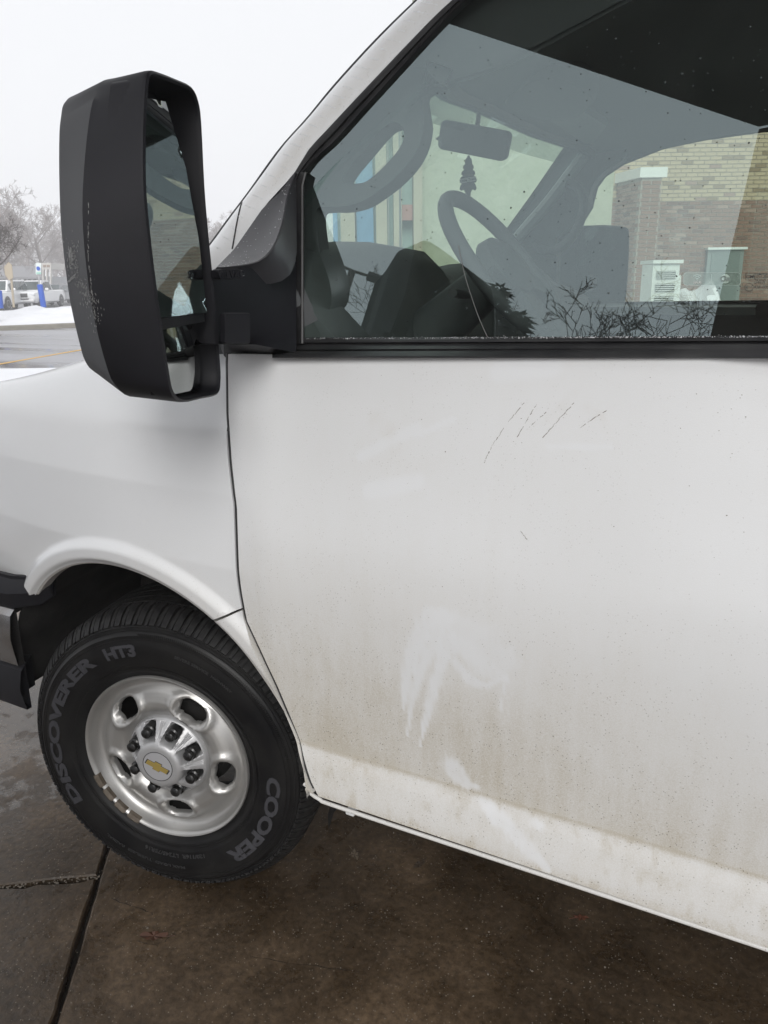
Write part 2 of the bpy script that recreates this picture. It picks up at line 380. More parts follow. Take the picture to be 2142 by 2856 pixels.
# door skin
ROCK = .486
door_out = [(p[0]+GAPW, p[1]) for p in gpath]
door_out[-1] = (door_out[-1][0]+.006, ROCK+.008)
door_out += [(1.47, ROCK), (1.47, 1.3945)]
def dirt_add(o, vv, extra=0, fender=False):
    n = len(o.data.vertices); D = np.zeros(n)
    x = vv[:, 0]; z = vv[:, 1]
    base = (.60+.12*sstep(1.2, .4, x))*sstep(1.14, .58, z-.05*(x-.6)*-1.)**1.2 + .11
    if not fender: base = base*(1-.30*sstep(.9, 1.4, x)*sstep(.55, .8, z))
    else: base = .50*sstep(.95, .45, z)+.035+.25*sstep(.10, .0, np.hypot(x-ARC[0], z-ARC[1])-ARC[2])*sstep(-.1, .3, x)
    cloud = fbm(x*7+3, z*7, 5); st = fbm(x*55, z*3.2, 9, 3)
    d = base*(.65+.7*cloud)*(.84+.32*st)
    below = sstep(.598, .586, z)*(0 if fender else 1)
    d = d*(1-below*.42)+below*.30*sstep(.512, .488, z)
    d += .22*below*sstep(.56, .70, fbm(x*48+5, z*22, 31))     # rusty grimy patches on the sill band
    d += .33*np.exp(-((z-.5965)/.0035)**2)*(0 if fender else 1)  # darker line along the crease
    if not fender:
        def cap(pts, w, k):
            nonlocal d
            P = np.array(xz(pts)); nseg = len(P)-1; m = np.zeros_like(d); rag = (fbm(x*60, z*35, 55)-.47)*.9+(fbm(x*260, z*50, 56)-.47)*.9
            for i in range(nseg):
                a, b = P[i], P[i+1]; ab = b-a; t = np.clip(((x-a[0])*ab[0]+(z-a[1])*ab[1])/(ab@ab), 0, 1)
                ww = (w[i]+(w[i+1]-w[i])*t)
                q = np.hypot(x-a[0]-t*ab[0], z-a[1]-t*ab[1])/ww+rag
                m = np.maximum(m, 1-sstep(.45, 1.25, q))
            m = m*(.75+.4*vnoise(x*160, z*70, 3))
            d = d*(1-np.clip(m, 0, 1)*k)
        # wiped marks
        cap([(935, 1330), (905, 1380), (883, 1440), (872, 1495), (873, 1535)], [.018, .020, .014, .008, .002], .85)
        cap([(960, 1335), (930, 1400), (905, 1460), (890, 1510), (880, 1590)], [.02, .018, .012, .008, .0015], .85)
        cap([(975, 1380), (950, 1440), (935, 1500), (918, 1560), (908, 1612)], [.02, .015, .011, .007, .0015], .9)
        cap([(975, 1345), (1005, 1375), (1045, 1400), (1085, 1420)], [.030, .040, .044, .030], .62)
        cap([(1000, 1400), (1040, 1440), (1075, 1455)], [.020, .026, .014], .6)
        cap([(985, 1430), (1015, 1470), (1050, 1482), (1095, 1462)], [.014, .012, .007, .003], .85)
        cap([(1095, 1462), (1086, 1500), (1080, 1545)], [.004, .003, .001], .8)
        cap([(975, 1655), (1000, 1690), (1030, 1700)], [.022, .018, .006], .8)
        cap([(1045, 1735), (1100, 1790), (1150, 1845), (1185, 1880)], [.012, .022, .018, .008], .85)
        cap([(1150, 1778), (1165, 1782)], [.010, .009], .8)
        cap([(1060, 1745), (1066, 1775)], [.010, .006], .7)
        m = np.exp(-(((x-xz([(880, 1010)])[0][0])/.10)**2+((z-xz([(880, 1010)])[0][1])/.035)**2)); d += .07*m*fbm(x*30, z*20, 77)*2
        for q in [((780, 985), (900, 925), .012), ((800, 1060), (900, 1040), .018), ((1185, 965), (1320, 965), .005), ((1080, 800), (1190, 790), .02), ((900, 940), (980, 905), .006)]:
            P = np.array(xz(q[:2])); ab = P[1]-P[0]; t = np.clip(((x-P[0][0])*ab[0]+(z-P[0][1])*ab[1])/(ab@ab), 0, 1)
            qd = np.hypot(x-P[0][0]-t*ab[0], z-P[0][1]-t*ab[1])/q[2]; d -= .14*(1-sstep(.3, 1.25, qd))
        for q in [((1240, 850), (1215, 880), (1185, 905), .010), ((1270, 880), (1300, 900), (1310, 930), .008), ((810, 905), (840, 930), (850, 960), .02)]:
            P = np.array(xz(q[:3]))
            for i in range(2):
                ab = P[i+1]-P[i]; t = np.clip(((x-P[i][0])*ab[0]+(z-P[i][1])*ab[1])/(ab@ab), 0, 1)
                qd = np.hypot(x-P[i][0]-t*ab[0], z-P[i][1]-t*ab[1])/q[3]; d += .06*(1-sstep(.3, 1.1, qd))*fbm(x*90, z*60, 12)*2
    D[:len(vv)] = np.clip(d, 0, 1); D[len(vv):] = .55
    a = o.data.attributes.new('dirt', 'FLOAT', 'POINT'); a.data.foreach_set('value', D.astype(np.float32))
V, F, vv = sheet(door_out, [], lambda x, z: S3(x, z, 0, False), .0052, rim=.012, bstep=.006)
door = obj('front_door', V, F, M_paint, van, sharp=50); door['label'] = 'white front door, dirty and wiped by hand'
dirt_add(door, vv)

# scratches and grit on the door: thin raised grime
bm = bmesh.new()
def grime_line(pts, w, jit=.0008):
    P = [np.array(p) for p in smooth_path([(*p,) for p in pts], 8)]
    for a, b in zip(P[:-1], P[1:]):
        if rnd.random() < .14: continue
        pa = onD(a[0]+rnd.uniform(-1.2, 1.2), a[1], .0006); pb = onD(b[0]+rnd.uniform(-1.2, 1.2), b[1], .0006)
        u = pb-pa; u /= np.linalg.norm(u)+1e-9; s = np.cross(u, [0, 1, 0])*w*rnd.uniform(.3, 1.3)
        vs = [bm.verts.new(q) for q in (pa-s, pb-s*.7, pb+s*.7, pa+s)]; bm.faces.new(vs)
for L in ([(1160, 873), (1140, 905), (1114, 950)], [(1132, 870), (1098, 912), (1062, 964)], [(1180, 890), (1160, 908), (1140, 926)], [(1240, 870), (1208, 905), (1172, 946)], [(1312, 886), (1285, 902), (1254, 924)], [(1124, 1147), (1131, 1156), (1139, 1166)], [(1062, 966), (1053, 984), (1046, 1000)]):
    grime_line(L, .00055)
for i in range(520):
    if i < 150: px, py = rnd.uniform(800, 1640), rnd.uniform(790, 1300)
    else: px, py = rnd.uniform(720, 1650), rnd.uniform(1300, 1900)
    if py > 1600+.29*(px-665)+280: continue
    p = onD(px, py, .0006); r = rnd.uniform(.0003, .0008)*(1.7 if rnd.random() < .04 else 1); a0 = rnd.uniform(0, 6.28); e = rnd.uniform(.4, 1)
    vs = [bm.verts.new((p[0]+r*math.cos(a0+k*1.257), p[1]-.0002*(k % 2), p[2]+r*e*math.sin(a0+k*1.257))) for k in range(5)]; bm.faces.new(vs)
stuff(obm('grit', bm, M_speck, door, smooth=False, recalc=False))

# ------------------------------------------------------------------ fender
def arc_pt(deg, r=ARC[2]): return (ARC[0]+r*math.cos(rad(deg)), ARC[1]+r*math.sin(rad(deg)))
seam = xz([(461, 1340), (478, 1330), (526, 1317)])
ZT = 1.20
fz = [z for z in np.linspace(ZT, seam[2][1]+.004, 20)]
FX0 = -.86
a_seam = math.degrees(math.atan2(seam[0][1]-ARC[1], seam[0][0]-ARC[0]))
fend_out = [(gapx(z)-GAPW, z) for z in fz]
fend_out[-1] = (seam[2][0]-GAPW, seam[2][1]+.002)
fend_out += [arc_pt(a) for a in np.linspace(a_seam+.4, 137, 46)]
fend_out += [(-.42, .73), (FX0, .74)]
top = [(x, ZT) for x in np.linspace(FX0, gapx(ZT)-GAPW, 100)][:-1]
fend_out += top
V, F, vv = sheet(fend_out, [], lambda x, z: S3(x, z), .0044, rim=.0, bstep=.012)
# top roll of the fender (one skin with the side)
V = list(V); F = list(F)
xs = [float(q) for q in np.linspace(FX0, gapx(ZT)-GAPW, 100)]
key = {(round(p[0], 4), round(p[1], 4)): i for i, p in enumerate(vv)}
def fender_top(x): return 1.372+.023*sstep(0, .3, x)-.085*max(0, .15-x)-.24*max(0, -.2-x)**1.5
def roll(x, t):
    y0 = -bulge(x, ZT); dy = -(bulge(x, ZT+.01)-bulge(x, ZT-.01))/.02
    p0 = np.array([y0, ZT]); t0 = np.array([dy, 1.])*.26; p1 = np.array([y0+.26, fender_top(x)]); t1 = np.array([.30, .035])
    h = (2*t**3-3*t*t+1)*p0+(t**3-2*t*t+t)*t0+(-2*t**3+3*t*t)*p1+(t**3-t*t)*t1
    return h
cols = []
NR = 22
for i, x in enumerate(xs):
    c = []
    for k in range(NR):
        t = k/(NR-1)*.80; yy, zz = roll(x, t)
        xx = x
        if x > .1: xx = x+(gapx(max(zz, ZT))-gapx(ZT))*sstep(.1, .33, x)
        c.append(len(V)); V.append(np.array([xx, yy, zz]))
    cols.append(c)
for i in range(len(xs)-1):
    for k in range(NR-1): F.append((cols[i][k], cols[i+1][k], cols[i+1][k+1], cols[i][k+1]))
bm = bmesh.new(); vs = [bm.verts.new(tuple(v)) for v in V]
for f in F:
    try: bm.faces.new([vs[i] for i in f])
    except ValueError: pass
bmesh.ops.remove_doubles(bm, verts=bm.verts, dist=.0012)
for v in [v for v in bm.verts if not v.link_faces]: bm.verts.remove(v)
bmesh.ops.recalc_face_normals(bm, faces=bm.faces)
# fold the open edges inwards
be = [e for e in bm.edges if e.is_boundary]; r = bmesh.ops.extrude_edge_only(bm, edges=be)
nv = [v for v in r['geom'] if isinstance(v, bmesh.types.BMVert)]
for v in nv:
    if v.co.z > 1.22: v.co.z -= .02
    else: v.co.y += .028
fender = obm('fender', bm, M_paint, van, sharp=50, recalc=False)
co = np.array([v.co[:] for v in fender.data.vertices]); dirt_add(fender, co[:, [0, 2]], fender=True)
# lower fender end piece behind the wheel
low = [(p[0]-GAPW, p[1]) for p in gpath if p[1] < seam[2][1]-.004]
low = [(seam[2][0]-GAPW, seam[2][1]-.003)]+low
low[-1] = (low[-1][0]+.003, ROCK+.012)
a_low = math.degrees(math.atan2(.475-ARC[1], .475))
low += [(.470, ROCK+.016)]+[arc_pt(a) for a in np.linspace(7.5, a_seam-.4, 26)]
V, F, vv = sheet(low, [], lambda x, z: S3(x, z), .006, rim=.03, bstep=.008)
lf = obj('fender_extension', V, F, M_paint, van, sharp=50); dirt_add(lf, vv, fender=True)
# black strip just inside the shut line, added to paint the gap's shade
V, F = tube_geo([(gapx(z)+.0005, -bulge(gapx(z), z, False)+.0065, z) for z in np.linspace(1.362, ROCK+.02, 60)], .0052, 8); obj('gap_shade_strip', V, F, M_rubber, van)
# dark jamb behind the shut lines
obj('door_jamb', [(.345, .03, 1.34), (.42, .03, 1.34), (.56, .0, .47), (.40, .0, .47)], [(0, 1, 2, 3)], M_under, van, smooth=False)
# arch lip inner return
V = []; F = []
for i, a in enumerate(np.linspace(6, 139, 60)):
    x, z = arc_pt(a); b = bulge(x, z)
    for (dr, dy) in ((0, .0), (-.004, .004), (-.004, .03), (.012, .034)):
        q = arc_pt(a, ARC[2]+dr); V.append((q[0], -b+dy+.001, q[1]))
for i in range(59):
    for k in range(3): F.append((i*4+k, i*4+k+1, (i+1)*4+k+1, (i+1)*4+k))
lip = obj('arch_lip', V, F, M_paint, van); lip.data.attributes.new('dirt', 'FLOAT', 'POINT').data.foreach_set('value', [.5]*len(V))
# wheel-arch liner
V = []; F = []
AN = np.linspace(-8, 176, 46); YS = [-.02, .03, .10, .25, .42]
for a in AN:
    for j, y in enumerate(YS):
        rr = ARC[2]+.012-(.0 if j < 1 else .012)+.008*math.sin(a*.35+j); V.append((ARC[0]+rr*math.cos(rad(a)), y, ARC[1]+rr*math.sin(rad(a))))
for i in range(len(AN)-1):
    for k in range(len(YS)-1): F.append((i*5+k, i*5+k+1, (i+1)*5+k+1, (i+1)*5+k))
obj('arch_liner', V, F, M_liner, van)
box('inner_well', (0, .45, .74), (1.0, .03, .60), M_liner, van)
# suspension and axle in the well
bm = bmesh.new()
V, F = tube_geo([(.02, .12, .36), (.02, .55, .34)], [.06, .05], 12); V, F = tube_geo([(.05, .30, .42), (.08, .34, .80)], [.045, .05], 12, V, F)
V, F = tube_geo([(-.16, .16, .50), (.18, .22, .46)], [.02, .02], 8, V, F); V, F = tube_geo([(-.2, .2, .62), (.2, .26, .64)], [.03, .03], 8, V, F)
obj('suspension', V, F, M_under, van)

# ------------------------------------------------------------------ hood
V = []; F = []; nx, ny = 40, 16
for i, x in enumerate(np.linspace(-.88, .30, nx)):
    yy, zz = roll(x, .808)
    for j in range(ny):
        t = j/(ny-1); y = yy+(.98-yy)*t
        V.append((x-.14*t*t*(1 if x < -.5 else .6)*0, y, zz+.030*math.sin(t*math.pi/2)+.001))
for i in range(nx-1):
    for k in range(ny-1): F.append((i*ny+k, i*ny+k+1, (i+1)*ny+k+1, (i+1)*ny+k))
hood = obj('hood', V, F, M_paint, van, sharp=60)
V2 = [(v[0], 1.96-v[1], v[2]) for v in V]
obj('hood', V2, [f[::-1] for f in F], M_paint, van, sharp=60).name = 'hood_far_half'
# nose, grille and far side of the front
prof = [(-.86, .74), (-.90, .95), (-.88, 1.02), (-.87, 1.06)]
V = []; F = []
for j, y in enumerate(np.linspace(0, 1, 13)):
    yv = .20+1.56*y; dx = -.12*math.sin(y*math.pi)
    for (x, z) in prof: V.append((x+dx, yv, z))
for j in range(12):
    for k in range(3): F.append((j*4+k, j*4+k+1, (j+1)*4+k+1, (j+1)*4+k))
obj('grille_panel', V, F, M_blackpl, van)
# bumper: black top cap, grey chrome bar, black valance
def strip_loft(name, sec, path, m, parent, sharp=35):
    rings = []
    for (x, y, s) in path: rings.append([(x+dx*s, y+dy*s, z) for (dx, dy, z) in sec])
    return loft(name, rings, m, parent, closed=True, cap0=True, cap1=True, sharp=sharp)
BW = [(-.325, -.012), (-.36, -.030), (-.42, -.048), (-.55, -.045), (-.70, -.01), (-.85, .10), (-.98, .30), (-1.06, .98)]
def bump_part(name, z0, z1, xe, inset, m, thick=.02, endz=None):
    rings = []
    bw = [(xe, -.006), (xe-.03, -.022)]+BW[2:]
    for i, (x, y) in enumerate(bw):
        nx_, ny_ = (bw[min(i+1, 7)][0]-bw[max(i-1, 0)][0], bw[min(i+1, 7)][1]-bw[max(i-1, 0)][1]); L = math.hypot(nx_, ny_); ox, oy = (ny_/L, -nx_/L)
        ox, oy = -abs(ox) if x < -.8 else ox, -abs(oy)
        s = -inset; k = min(1, i*.45+.25)
        zb = z0+(1-k)*.05; zt = z1
        rings.append([(x+ox*s*-1*0, y-oy*s, zb), (x-ox*0, y-oy*(s-.012), (zb+zt)/2), (x, y-oy*s, zt-.015), (x, y-oy*(s+.02), zt), (x, y+thick, zt), (x, y+thick, zb)])
    return loft(name, rings, m, van, closed=True, cap0=True, cap1=True)
M_chr = mat('bumper_chrome', (.35, .35, .36), .22, metal=.9, noise=(18, .25, (.22, .20, .18)))
bump_part('bumper_cap',   .715, .80, -.315, -.012, M_blackpl)
bump_part('bumper_bar',   .56, .712, -.49, .0, M_chr)
bump_part('bumper_valance',   .43, .557, -.45, -.006, M_blackpl)

# ------------------------------------------------------------------ rocker flange under the door
fl = smooth_path([(xz([(648, 1690)])[0][0]+.0, .0, ROCK+.015), (.50, 0, ROCK-.002), (.56, 0, ROCK-.006), (1.0, 0, ROCK-.006), (1.6, 0, ROCK-.006)], 5)
pts = [(p[0], -.066+(.01 if i < 3 else 0), p[2]) for i, p in enumerate(fl)]
V, F = tube_geo([(p[0], p[1]-.012, p[2]) for p in pts], .0043, 10)
fo = obj('rocker_flange', V, F, M_paint, van); fo.data.attributes.new('dirt', 'FLOAT', 'POINT').data.foreach_set('value', [.4]*len(V))
box('rocker_inner', (1.35, .05, .515), (1.8, .16, .05), M_under, van)
q = onS(752, 1748); bm = bmesh.new(); add_box(bm, (q[0], -.068, ROCK-.012), (.020, .022, .012), bev=.003); obm('rocker_clip', bm, M_paint, van)
box('underbody', (2.0, 1.0, .50), (3.6, 1.75, .10), M_under, van)
box('underbody_front', (-.45, 1.2, .66), (.7, 1.0, .2), M_under, van)

# ------------------------------------------------------------------ A-pillar skin
L1 = [(405, 588), (456, 528), (491, 480), (538, 418), (605, 325), (665, 258), (725, 185), (816, 86), (904, 0), (1010, -100), (1120, -185), (1250, -255)]
L3 = [(440, 612), (467, 577), (506, 540), (568, 450), (633, 377), (665, 325), (710, 276), (762, 220), (829, 149), (889, 86), (964, 11), (1080, -85), (1215, -160), (1370, -230)]
def resamp(L, n):
    L = [np.array(p, float) for p in L]; d = [0]
    for a, b in zip(L[:-1], L[1:]): d.append(d[-1]+np.linalg.norm(b-a))
    d = np.array(d)/d[-1]; A = np.array(L); t = np.linspace(0, 1, n); return np.stack([np.interp(t, d, A[:, 0]), np.interp(t, d, A[:, 1])], 1)
n = 46; A1 = resamp(smooth_path(L1, 4), n); A3 = resamp(smooth_path(L3, 4), n)
rings = []
for a, b in zip(A1, A3):
    pe = onG(b[0], b[1], .016)                 # edge against the black frame
    ps = onG(a[0], a[1], -.045)                # silhouette edge, against the windshield
    mid = .5*(pe+ps); out = np.array([-.45, -.75, .35]); out /= np.linalg.norm(out)
    ring = []
    for k in range(10):
        t = k/9; p = (1-t)*(1-t)*pe+2*t*(1-t)*(mid+out*.030)+t*t*ps; ring.append(p)
    ring = [pe+np.array([0, .02, 0])]+ring+[ps+np.array([.012, .02, 0])]
    rings.append(ring)
ap = loft('windshield_pillar', rings, M_paint, van, closed=False, sharp=55)
av = np.zeros(len(ap.data.vertices)); pc = np.array([v.co[:] for v in ap.data.vertices])
for i in range(len(rings)):
    for k in range(len(rings[0])):
        t = k/11; av[i*12+k] = .05+.30*np.exp(-((t-.30)/.2)**2)*fbm(np.array(i*.37), np.array(k*.21), 4)*2
ap.data.attributes.new('dirt', 'FLOAT', 'POINT').data.foreach_set('value', av.astype(np.float32))
# rubber strip against the windshield
V, F = tube_geo([onG(a[0], a[1], -.047) for a in A1], .0042, 6); obj('windshield_seal', V, F, M_seal, van)
# seam between fender top and pillar
bpy.context.view_layer.update(); P = []
for px_, py_ in smooth_path([(524, 434), (519, 450), (512, 482), (507, 510), (502, 538)], 4):
    dg = ray(px_, py_); dg = dg/np.linalg.norm(dg); h_ = ap.ray_cast(Vector(CAMP), Vector(dg))
    if h_[0]: P.append(np.array(h_[1]))
if len(P) > 3: V, F = tube_geo(P, .0022, 6); obj('pillar_seam', V, F, M_seal, van)
# frost clinging on the pillar
bm = bmesh.new()
for i in range(700):
    t = rnd.random()**.9; k = rnd.gauss(.30, .10); a = A1[int(t*28)+2]; b = A3[int(t*28)+2]
    idx = int(t*28)+2; ring = rings[idx]; kk = max(1, min(9, 1+k*9)); p = np.array(ring[int(kk)])*(1-kk % 1)+np.array(ring[int(kk)+1])*(kk % 1)
    r = rnd.uniform(.0003, .0010); p = p+np.array([-.3, -.8, .4])*.0005
    vs = [bm.verts.new(p+np.array([r*2.2*math.cos(c)*.8, -r*.2, r*math.sin(c)+r*1.8*math.cos(c)*.7])) for c in (0, 1.2, 2.5, 3.8, 5)]; bm.faces.new(vs)
stuff(obm('frost', bm, M_frost, ap, smooth=False, recalc=False))

# ------------------------------------------------------------------ door window frame, glass
GE = [(657, 373), (687, 340), (725, 306), (799, 224), (874, 142), (956, 52), (1009, 0), (1110, -80), (1235, -150), (1390, -215)]
B3 = resamp(smooth_path(L3[4:], 4), 34); G3 = resamp(smooth_path(GE, 4), 34)
rings = []
for a, b in zip(B3, G3):
    o_ = onG(a[0], a[1], .015); i_ = onG(b[0], b[1], .003); h = onG(a[0]*.55+b[0]*.45, a[1]*.55+b[1]*.45, .013); h2 = onG(a[0]*.4+b[0]*.6, a[1]*.4+b[1]*.6, .007)
    rings.append([o_+np.array([0, .03, 0]), o_, o_*.6+h*.4+GN*.002, h, h2, onG(a[0]*.3+b[0]*.7, a[1]*.3+b[1]*.7, .006), i_+GN*.004, i_, i_-GN*.01])
loft('window_frame', rings, M_seal, van, closed=False, sharp=35)
# front vertical channel
ch = []
for py in np.linspace(372, 742, 14):
    w0 = 633 if py > 385 else 640
    ch.append([onG(w0-3, py, .0), onG(w0-2, py, .016), onG(w0+5, py, .018), onG(w0+7, py, .012), onG(w0+16, py, .012), onG(w0+18, py, .016), onG(w0+22, py, .014), onG(w0+24, py, .001), onG(w0+24, py, -.01)])
loft('window_channel', ch, M_seal, van, closed=False, sharp=30)
# pane
def toG(p): d = p-GO; return (float(d@GX), float(d@GS))
def fromG(u, v, off=0.): return GO+GX*u+GS*v+GN*off
gout = [toG(onG(653, 748)), toG(onG(652, 382))]+[toG(onG(x-2, y-1)) for x, y in GE]
zt = gout[-1][1]
pA, pB = toG(onG(653, 748)), toG(onG(1659, 744)); gout += [(.98, zt+.004), (.98, pA[1]+(pB[1]-pA[1])*(.98-pA[0])/(pB[0]-pA[0])), pB]
V, F, _ = sheet(gout, [], lambda u, v: fromG(u, v), .08, rim=0)
pane = obj('window_pane', V, F, M_glassD, van, smooth=False)
# upper frame rail, rear channel
tl = toG(onG(*GE[-1]))
rings = [[fromG(u, tl[1]-.004, .004), fromG(u, tl[1], .014), fromG(u, tl[1]+.05, .014), fromG(u, tl[1]+.05, -.03), fromG(u, tl[1]-.004, -.03)] for u in np.linspace(tl[0]-.04, 1.02, 6)]
loft('window_top_rail', rings, M_seal, van, closed=True)
rings = [[fromG(.955, v, .014), fromG(1.03, v, .014), fromG(1.03, v, -.03), fromG(.955, v, -.03)] for v in np.linspace(-.02, tl[1]+.05, 4)]
loft('rear_channel', rings, M_seal, van, closed=True)
# belt moulding (ribbed) under the glass
def belt_sec(px, top, bot):
    ys = [(top-6, .001), (top-2, .006), (top+1, .010), (top+5, .011), (top+7, .005), (top+10, .006), (top+12, .014), (top+15, .020), (top+20, .024), (top+23, .022), (top+26, .032), (bot-3, .042), (bot+1, .043), (bot+4, .03)]
    kk = max(.30, (onG(px, 770)[1]+.011)/.95/.043)
    return [onG(px, y, (-.03 if y > bot+2 else o if y < top+12 else .011+(o-.011)*(kk*.043-.011)/.032)-.002) for y, o in ys]
rings = []
for i, px in enumerate(np.linspace(588, 2050, 40)):
    t = (px-650)/1009.; rings.append(belt_sec(px, 735-4*t, 771.5+1*t))
loft('belt_moulding', rings, M_seal, van, closed=False, sharp=30)
# frost grains along the bottom of the glass and on the glass
bm = bmesh.new()
def grain(p, r, flat=False):
    a0 = rnd.uniform(0, 6)
    a = GX*r; b = GS*r*rnd.uniform(.5, 1)
    t = bm.verts.new(p+GN*r*.8); vs = [bm.verts.new(p+a*math.cos(a0+k*1.57)+b*math.sin(a0+k*1.57)) for k in range(4)]
    for k in range(4): bm.faces.new((vs[k], vs[(k+1) % 4], t))
for i in range(1500):
    px = rnd.uniform(660, 1662); t = (px-650)/1009.
    dens = fbm(np.array(px*.05), np.array(0.), 3)
    if rnd.random() > dens*1.5: continue
    py = 732-4*t-abs(rnd.gauss(0, 1.6))+rnd.uniform(0, 1.5)
    grain(onG(px, py, rnd.uniform(.0005, .005)), rnd.uniform(.0003, .0009)*(2 if rnd.random() < .05 else 1))
for i in range(150): px = rnd.uniform(468, 600); grain(onG(px, 604+rnd.uniform(-2, 1), .10-(px-468)/132*.08)*1., .0008)
stuff(obm('frost', bm, M_frost, pane, smooth=False))
bm = bmesh.new()
for i in range(300):
    px, py = rnd.uniform(660, 1655), rnd.uniform(30, 725); g = toG(onG(px, py))
    if not inside(gout, np.array(g[0]), np.array(g[1])): continue
    if px < 850 and rnd.random() < .2: pass
    r = rnd.uniform(.0005, .0012)*(1.5 if rnd.random() < .12 else 1); p = onG(px, py, .0004)
    a0 = rnd.uniform(0, 6); t = bm.verts.new(p+GN*r*.6); vs = [bm.verts.new(p+GX*r*math.cos(a0+k)+GS*r*math.sin(a0+k)) for k in range(6)]
    for k in range(6): bm.faces.new((vs[k], vs[(k+1) % 6], t))
stuff(obm('water_drops', bm, M_drop, pane, smooth=True))
# hairline scratch down the pane
cr = [(1012, 590), (1020, 640), (1045, 690), (1050, 725)]
V, F = tube_geo([onG(a, b, .0006) for a, b in smooth_path([(990, 530), (1003, 590), (1018, 640), (1036, 690), (1053, 728)], 5)], .0005, 4)
obj('scratch', V, F, M_scuff, pane)
# etched maker's text and the connectivity sticker at the rear lower corner of the pane
M_etch = mat('etching', (.03, .03, .03), .8); M_stick = glassmat('sticker_film', (.66, .70, .68), .02, dirt=.5); M_white = mat('white_print', (.8, .82, .8), .7)
def gtext(txt, size, px, py, m, name='etched_text', **k):
    me = text_mesh(txt, size, extrude=.0001, **k); me.transform(frame_M(onG(px, py, -.0016 if name == 'x' else .0008), GX, GS)); me.materials.clear(); me.materials.append(m); me.name = name
    return link(bpy.data.objects.new(name, me), pane)
for tx, sz, ex, ey in (('TEMPERED', .0048, 1649, 592.5), ('DOT-604', .0048, 1645, 599), ('TRANS  70', .0048, 1648, 605.5), ('VITRO  28', .0048, 1647, 612), ('43R-0002', .0056, 1647, 620.5), ('. . . .', .006, 1650, 626)):
    gtext(tx, sz, ex, ey, M_etch, offset=.00008)
gtext('GM', .0065, 1620, 598, M_etch, offset=.00015); gtext('E11', .0052, 1618, 620.5, M_etch, offset=.0001)
def ring_on_glass(pts, w, m, name, off=.0008):
    V, F = tube_geo([onG(x, y, off) for x, y in pts+[pts[0]]], w, 4); return obj(name, V, F, m, pane)
ring_on_glass([(1611, 590), (1629, 590), (1629, 605), (1611, 605)], .0004, M_etch, 'etched_frame')
ring_on_glass([(1618+9*math.cos(a), 620.5+8.6*math.sin(a)) for a in np.linspace(0, 6.283, 25)[:-1]], .0004, M_etch, 'etched_ring')
def rr(x0, y0, x1, y1, r, n=5):
    o = []
    for cx, cy, a in ((x1-r, y0+r, -90), (x1-r, y1-r, 0), (x0+r, y1-r, 90), (x0+r, y0+r, 180)):
        o += [(cx+r*math.cos(rad(a+90*k/n)), cy+r*math.sin(rad(a+90*k/n))) for k in range(n+1)]
    return o
P = [onG(x, y, -.0018) for x, y in rr(1477, 589, 1599, 616, 6)]; stk = obj('sticker', P, [tuple(range(len(P)))], M_stick, pane, smooth=False)
def on_sticker(name, V, F, m): o = obj(name, V, F, m, pane, smooth=False); return o
V, F = tube_geo([onG(x, y, -.0012) for x, y in rr(1477, 589, 1599, 616, 6)+[(1593, 589)]], .0003, 4); on_sticker('sticker_edge', V, F, M_white)
V = []; F = []
for rr_ in (4, 8, 12): V, F = tube_geo([onG(1506+rr_*math.sin(a), 605-rr_*math.cos(a)*.9, -.001) for a in np.linspace(-.8, .8, 9)], .0007, 4, V, F)
V, F = tube_geo([onG(1506, 604.5, -.001), onG(1506, 606, -.001)], .0012, 6, V, F); V, F = tube_geo([onG(1537, 593, -.001), onG(1537, 612, -.001)], .0004, 4, V, F)
on_sticker('wireless_symbol', V, F, M_white)
gtext('Wi-Fi', .005, 1506, 611, M_white, name='sticker_text')
P = [onG(1567+10*math.cos(a), 602+10*math.sin(a), -.001) for a in np.linspace(0, 6.283, 25)[:-1]]; on_sticker('sticker_disc', P, [tuple(range(24))], M_white)
gtext('On', .0105, 1567, 602, mat('sticker_grey', (.22, .27, .25), .7), name='sticker_text', offset=.0002)

# ------------------------------------------------------------------ mirror bracket ("sail") and arm
M_sail = M_blackpl
foot = [(640, 566), (640, 600), (640, 700), (640, 772), (590, 774), (530, 774), (484, 773), (470, 700), (462, 640), (462, 606), (478, 592), (520, 582), (560, 574), (600, 568)]
K = 36
def ring_from(pp, offs):
    A = resamp(list(pp)+[pp[0]], K+1)[:-1]; return [onG(a[0], a[1], offs(a[0], a[1]) if callable(offs) else offs) for a in A]
f0 = resamp(foot+[foot[0]], K+1)[:-1]
base0 = [onG(a[0], a[1], -.012) for a in f0]; base1 = [onG(a[0], a[1], .017+.040*float(sstep(640, 765, a[1]))) for a in f0]
cen = np.mean(base1, 0)
sp_ = [(633, 377), (639, 372), (641, 470), (641, 600), (560, 604), (468, 604), (464, 590), (467, 577), (506, 540), (568, 450), (605, 415)]
loft('sail_plate', [[onG(x, y, -.012) for x, y in sp_], [onG(x, y, .015) for x, y in sp_]], M_blackpl, van, cap1=True, sharp=30)
